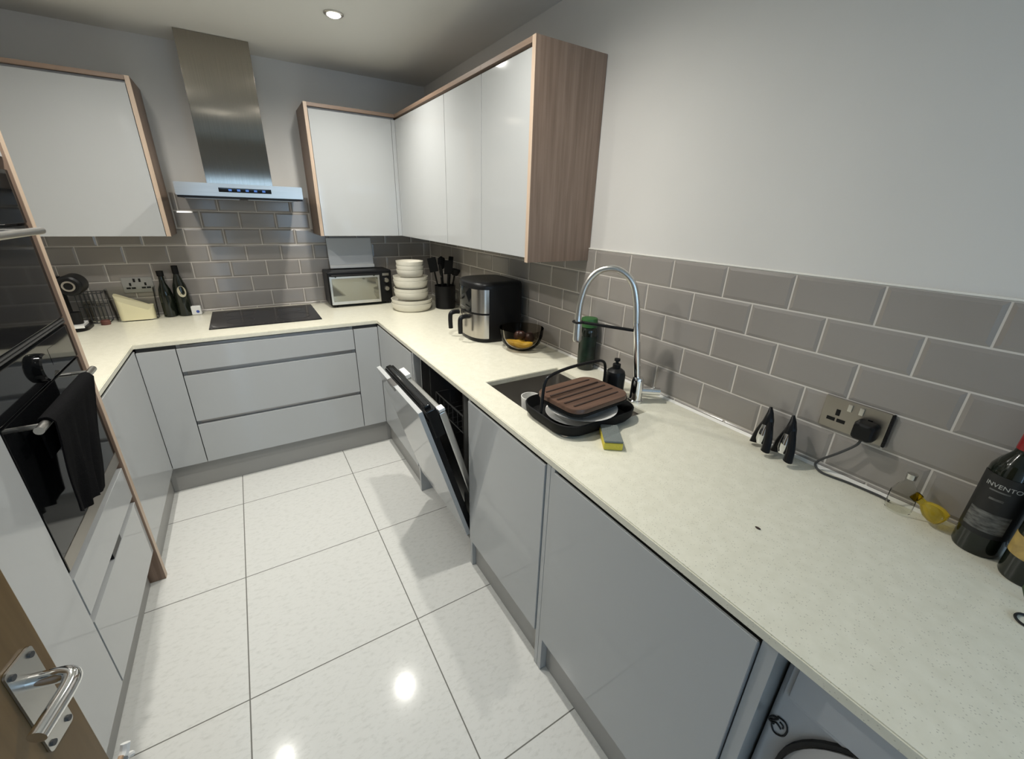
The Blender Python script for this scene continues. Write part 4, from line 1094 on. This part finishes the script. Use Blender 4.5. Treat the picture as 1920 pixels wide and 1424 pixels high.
# strap end sticking out past the edge of the oak door
st = thing('door_strap', 'tan and white strap end sticking out past the edge of the oak door', 'strap', (EX, EY, .68))
b = BM()
def sp_(d, z, o=-.02): q = DM @ V((-d, o, z)); return q
for dz in (0, -.016):
    tube(b, spline([sp_(.0065, .695 + dz), sp_(.02, .692 + dz), sp_(.04, .696 + dz)], 4), .0042, 8)
pieces('band', b, 'strap', st)
b = BM(); tube(b, spline([sp_(.042, .69), sp_(.050, .694), sp_(.057, .702)], 4), .007, 8); tube(b, spline([sp_(.044, .682), sp_(.052, .676), sp_(.058, .668)], 4), .005, 8)
pieces('end_tab', b, 'white', st)

# ------------------------------------------------------------------ lamps
def downlight(x, y, lab, energy=1.):
    t = thing('ceiling_downlight', lab, 'ceiling light', (x, y, ZC - .004), 'recessed ceiling downlights')
    b = BM(); lathe(b, [(.030, .0035), (.044, .0035), (.044, -.001), (.040, -.004), (.031, -.003), (.030, .0035)], (x, y, ZC - .004), 36); obj('bezel', b, 'satin', t)
    b = BM(); lathe(b, [(0, .0034), (.0295, .0034), (.0295, -.004), (.020, -.009), (0, -.011)], (x, y, ZC - .004), 28); obj('lens', b, 'lens', t)
    L = bpy.data.lights.new('downlight_beam', 'SPOT'); L.energy = 52 * energy; L.spot_size = math.radians(168); L.spot_blend = 1.; L.shadow_soft_size = .028
    L.color = (1., .97, .90)
    o = bpy.data.objects.new('downlight_beam', L); COL.objects.link(o); o.location = (x, y, ZC - .022)
for x, y, e, lab in [(-.78, -.865, 1.22, 'nearest the extractor hood'), (-1.76, -1.55, 1.25, 'on the oven tower side, second from the hood'),
                     (-.80, -2.03, 1.17, 'over the open dishwasher'), (-1.74, -.90, .52, 'nearest the oven tower and left wall cabinet'), (-1.30, -2.50, .18, 'added near the oak door to lighten the larder')]:  # last entry is an added fill lamp that brightens larder and oak door
    downlight(x, y, 'round recessed downlight ' + lab, e)

# daylight behind the glass of the three openings in the wall behind the camera
def daylight(x0, x1, z0, z1, Lum):
    L = bpy.data.lights.new('daylight', 'AREA'); L.shape = 'RECTANGLE'; L.size = x1 - x0; L.size_y = z1 - z0
    L.energy = Lum * PI * (x1 - x0) * (z1 - z0); L.color = (.55, .80, 1.)
    o = bpy.data.objects.new('daylight', L); COL.objects.link(o); o.location = ((x0 + x1) / 2, YF - .16, (z0 + z1) / 2); o.rotation_euler = (-PI / 2, 0, PI)
for a in OPEN: daylight(*a, 4.2)

w = bpy.data.worlds.new('World'); S.world = w; w.use_nodes = True
bg = w.node_tree.nodes['Background']; bg.inputs[0].default_value = (.30, .48, .85, 1); bg.inputs[1].default_value = 1.0

# ------------------------------------------------------------------ camera
cam = bpy.data.cameras.new('Camera'); co = bpy.data.objects.new('Camera', cam); COL.objects.link(co)
yaw, pit, rol = -.5667, -.3815, .0289
F = V((-math.sin(yaw) * math.cos(pit), math.cos(yaw) * math.cos(pit), math.sin(pit)))
R0 = V((math.cos(yaw), math.sin(yaw), 0)); U0 = R0.cross(F)
R_ = R0 * math.cos(rol) + U0 * math.sin(rol); U_ = -R0 * math.sin(rol) + U0 * math.cos(rol)
mw_ = Matrix((R_, U_, -F)).transposed().to_4x4(); mw_.translation = (-1.3314, -3.3681, 1.573)
co.matrix_world = mw_
cam.sensor_fit = 'HORIZONTAL'; cam.sensor_width = 36; cam.lens = 774.988 / 1920 * 36; cam.clip_start = .02
S.camera = co
S.view_settings.view_transform = 'Standard'; S.view_settings.look = 'None'; S.view_settings.gamma = 1; S.view_settings.exposure = 0
S.view_settings.use_curve_mapping = False
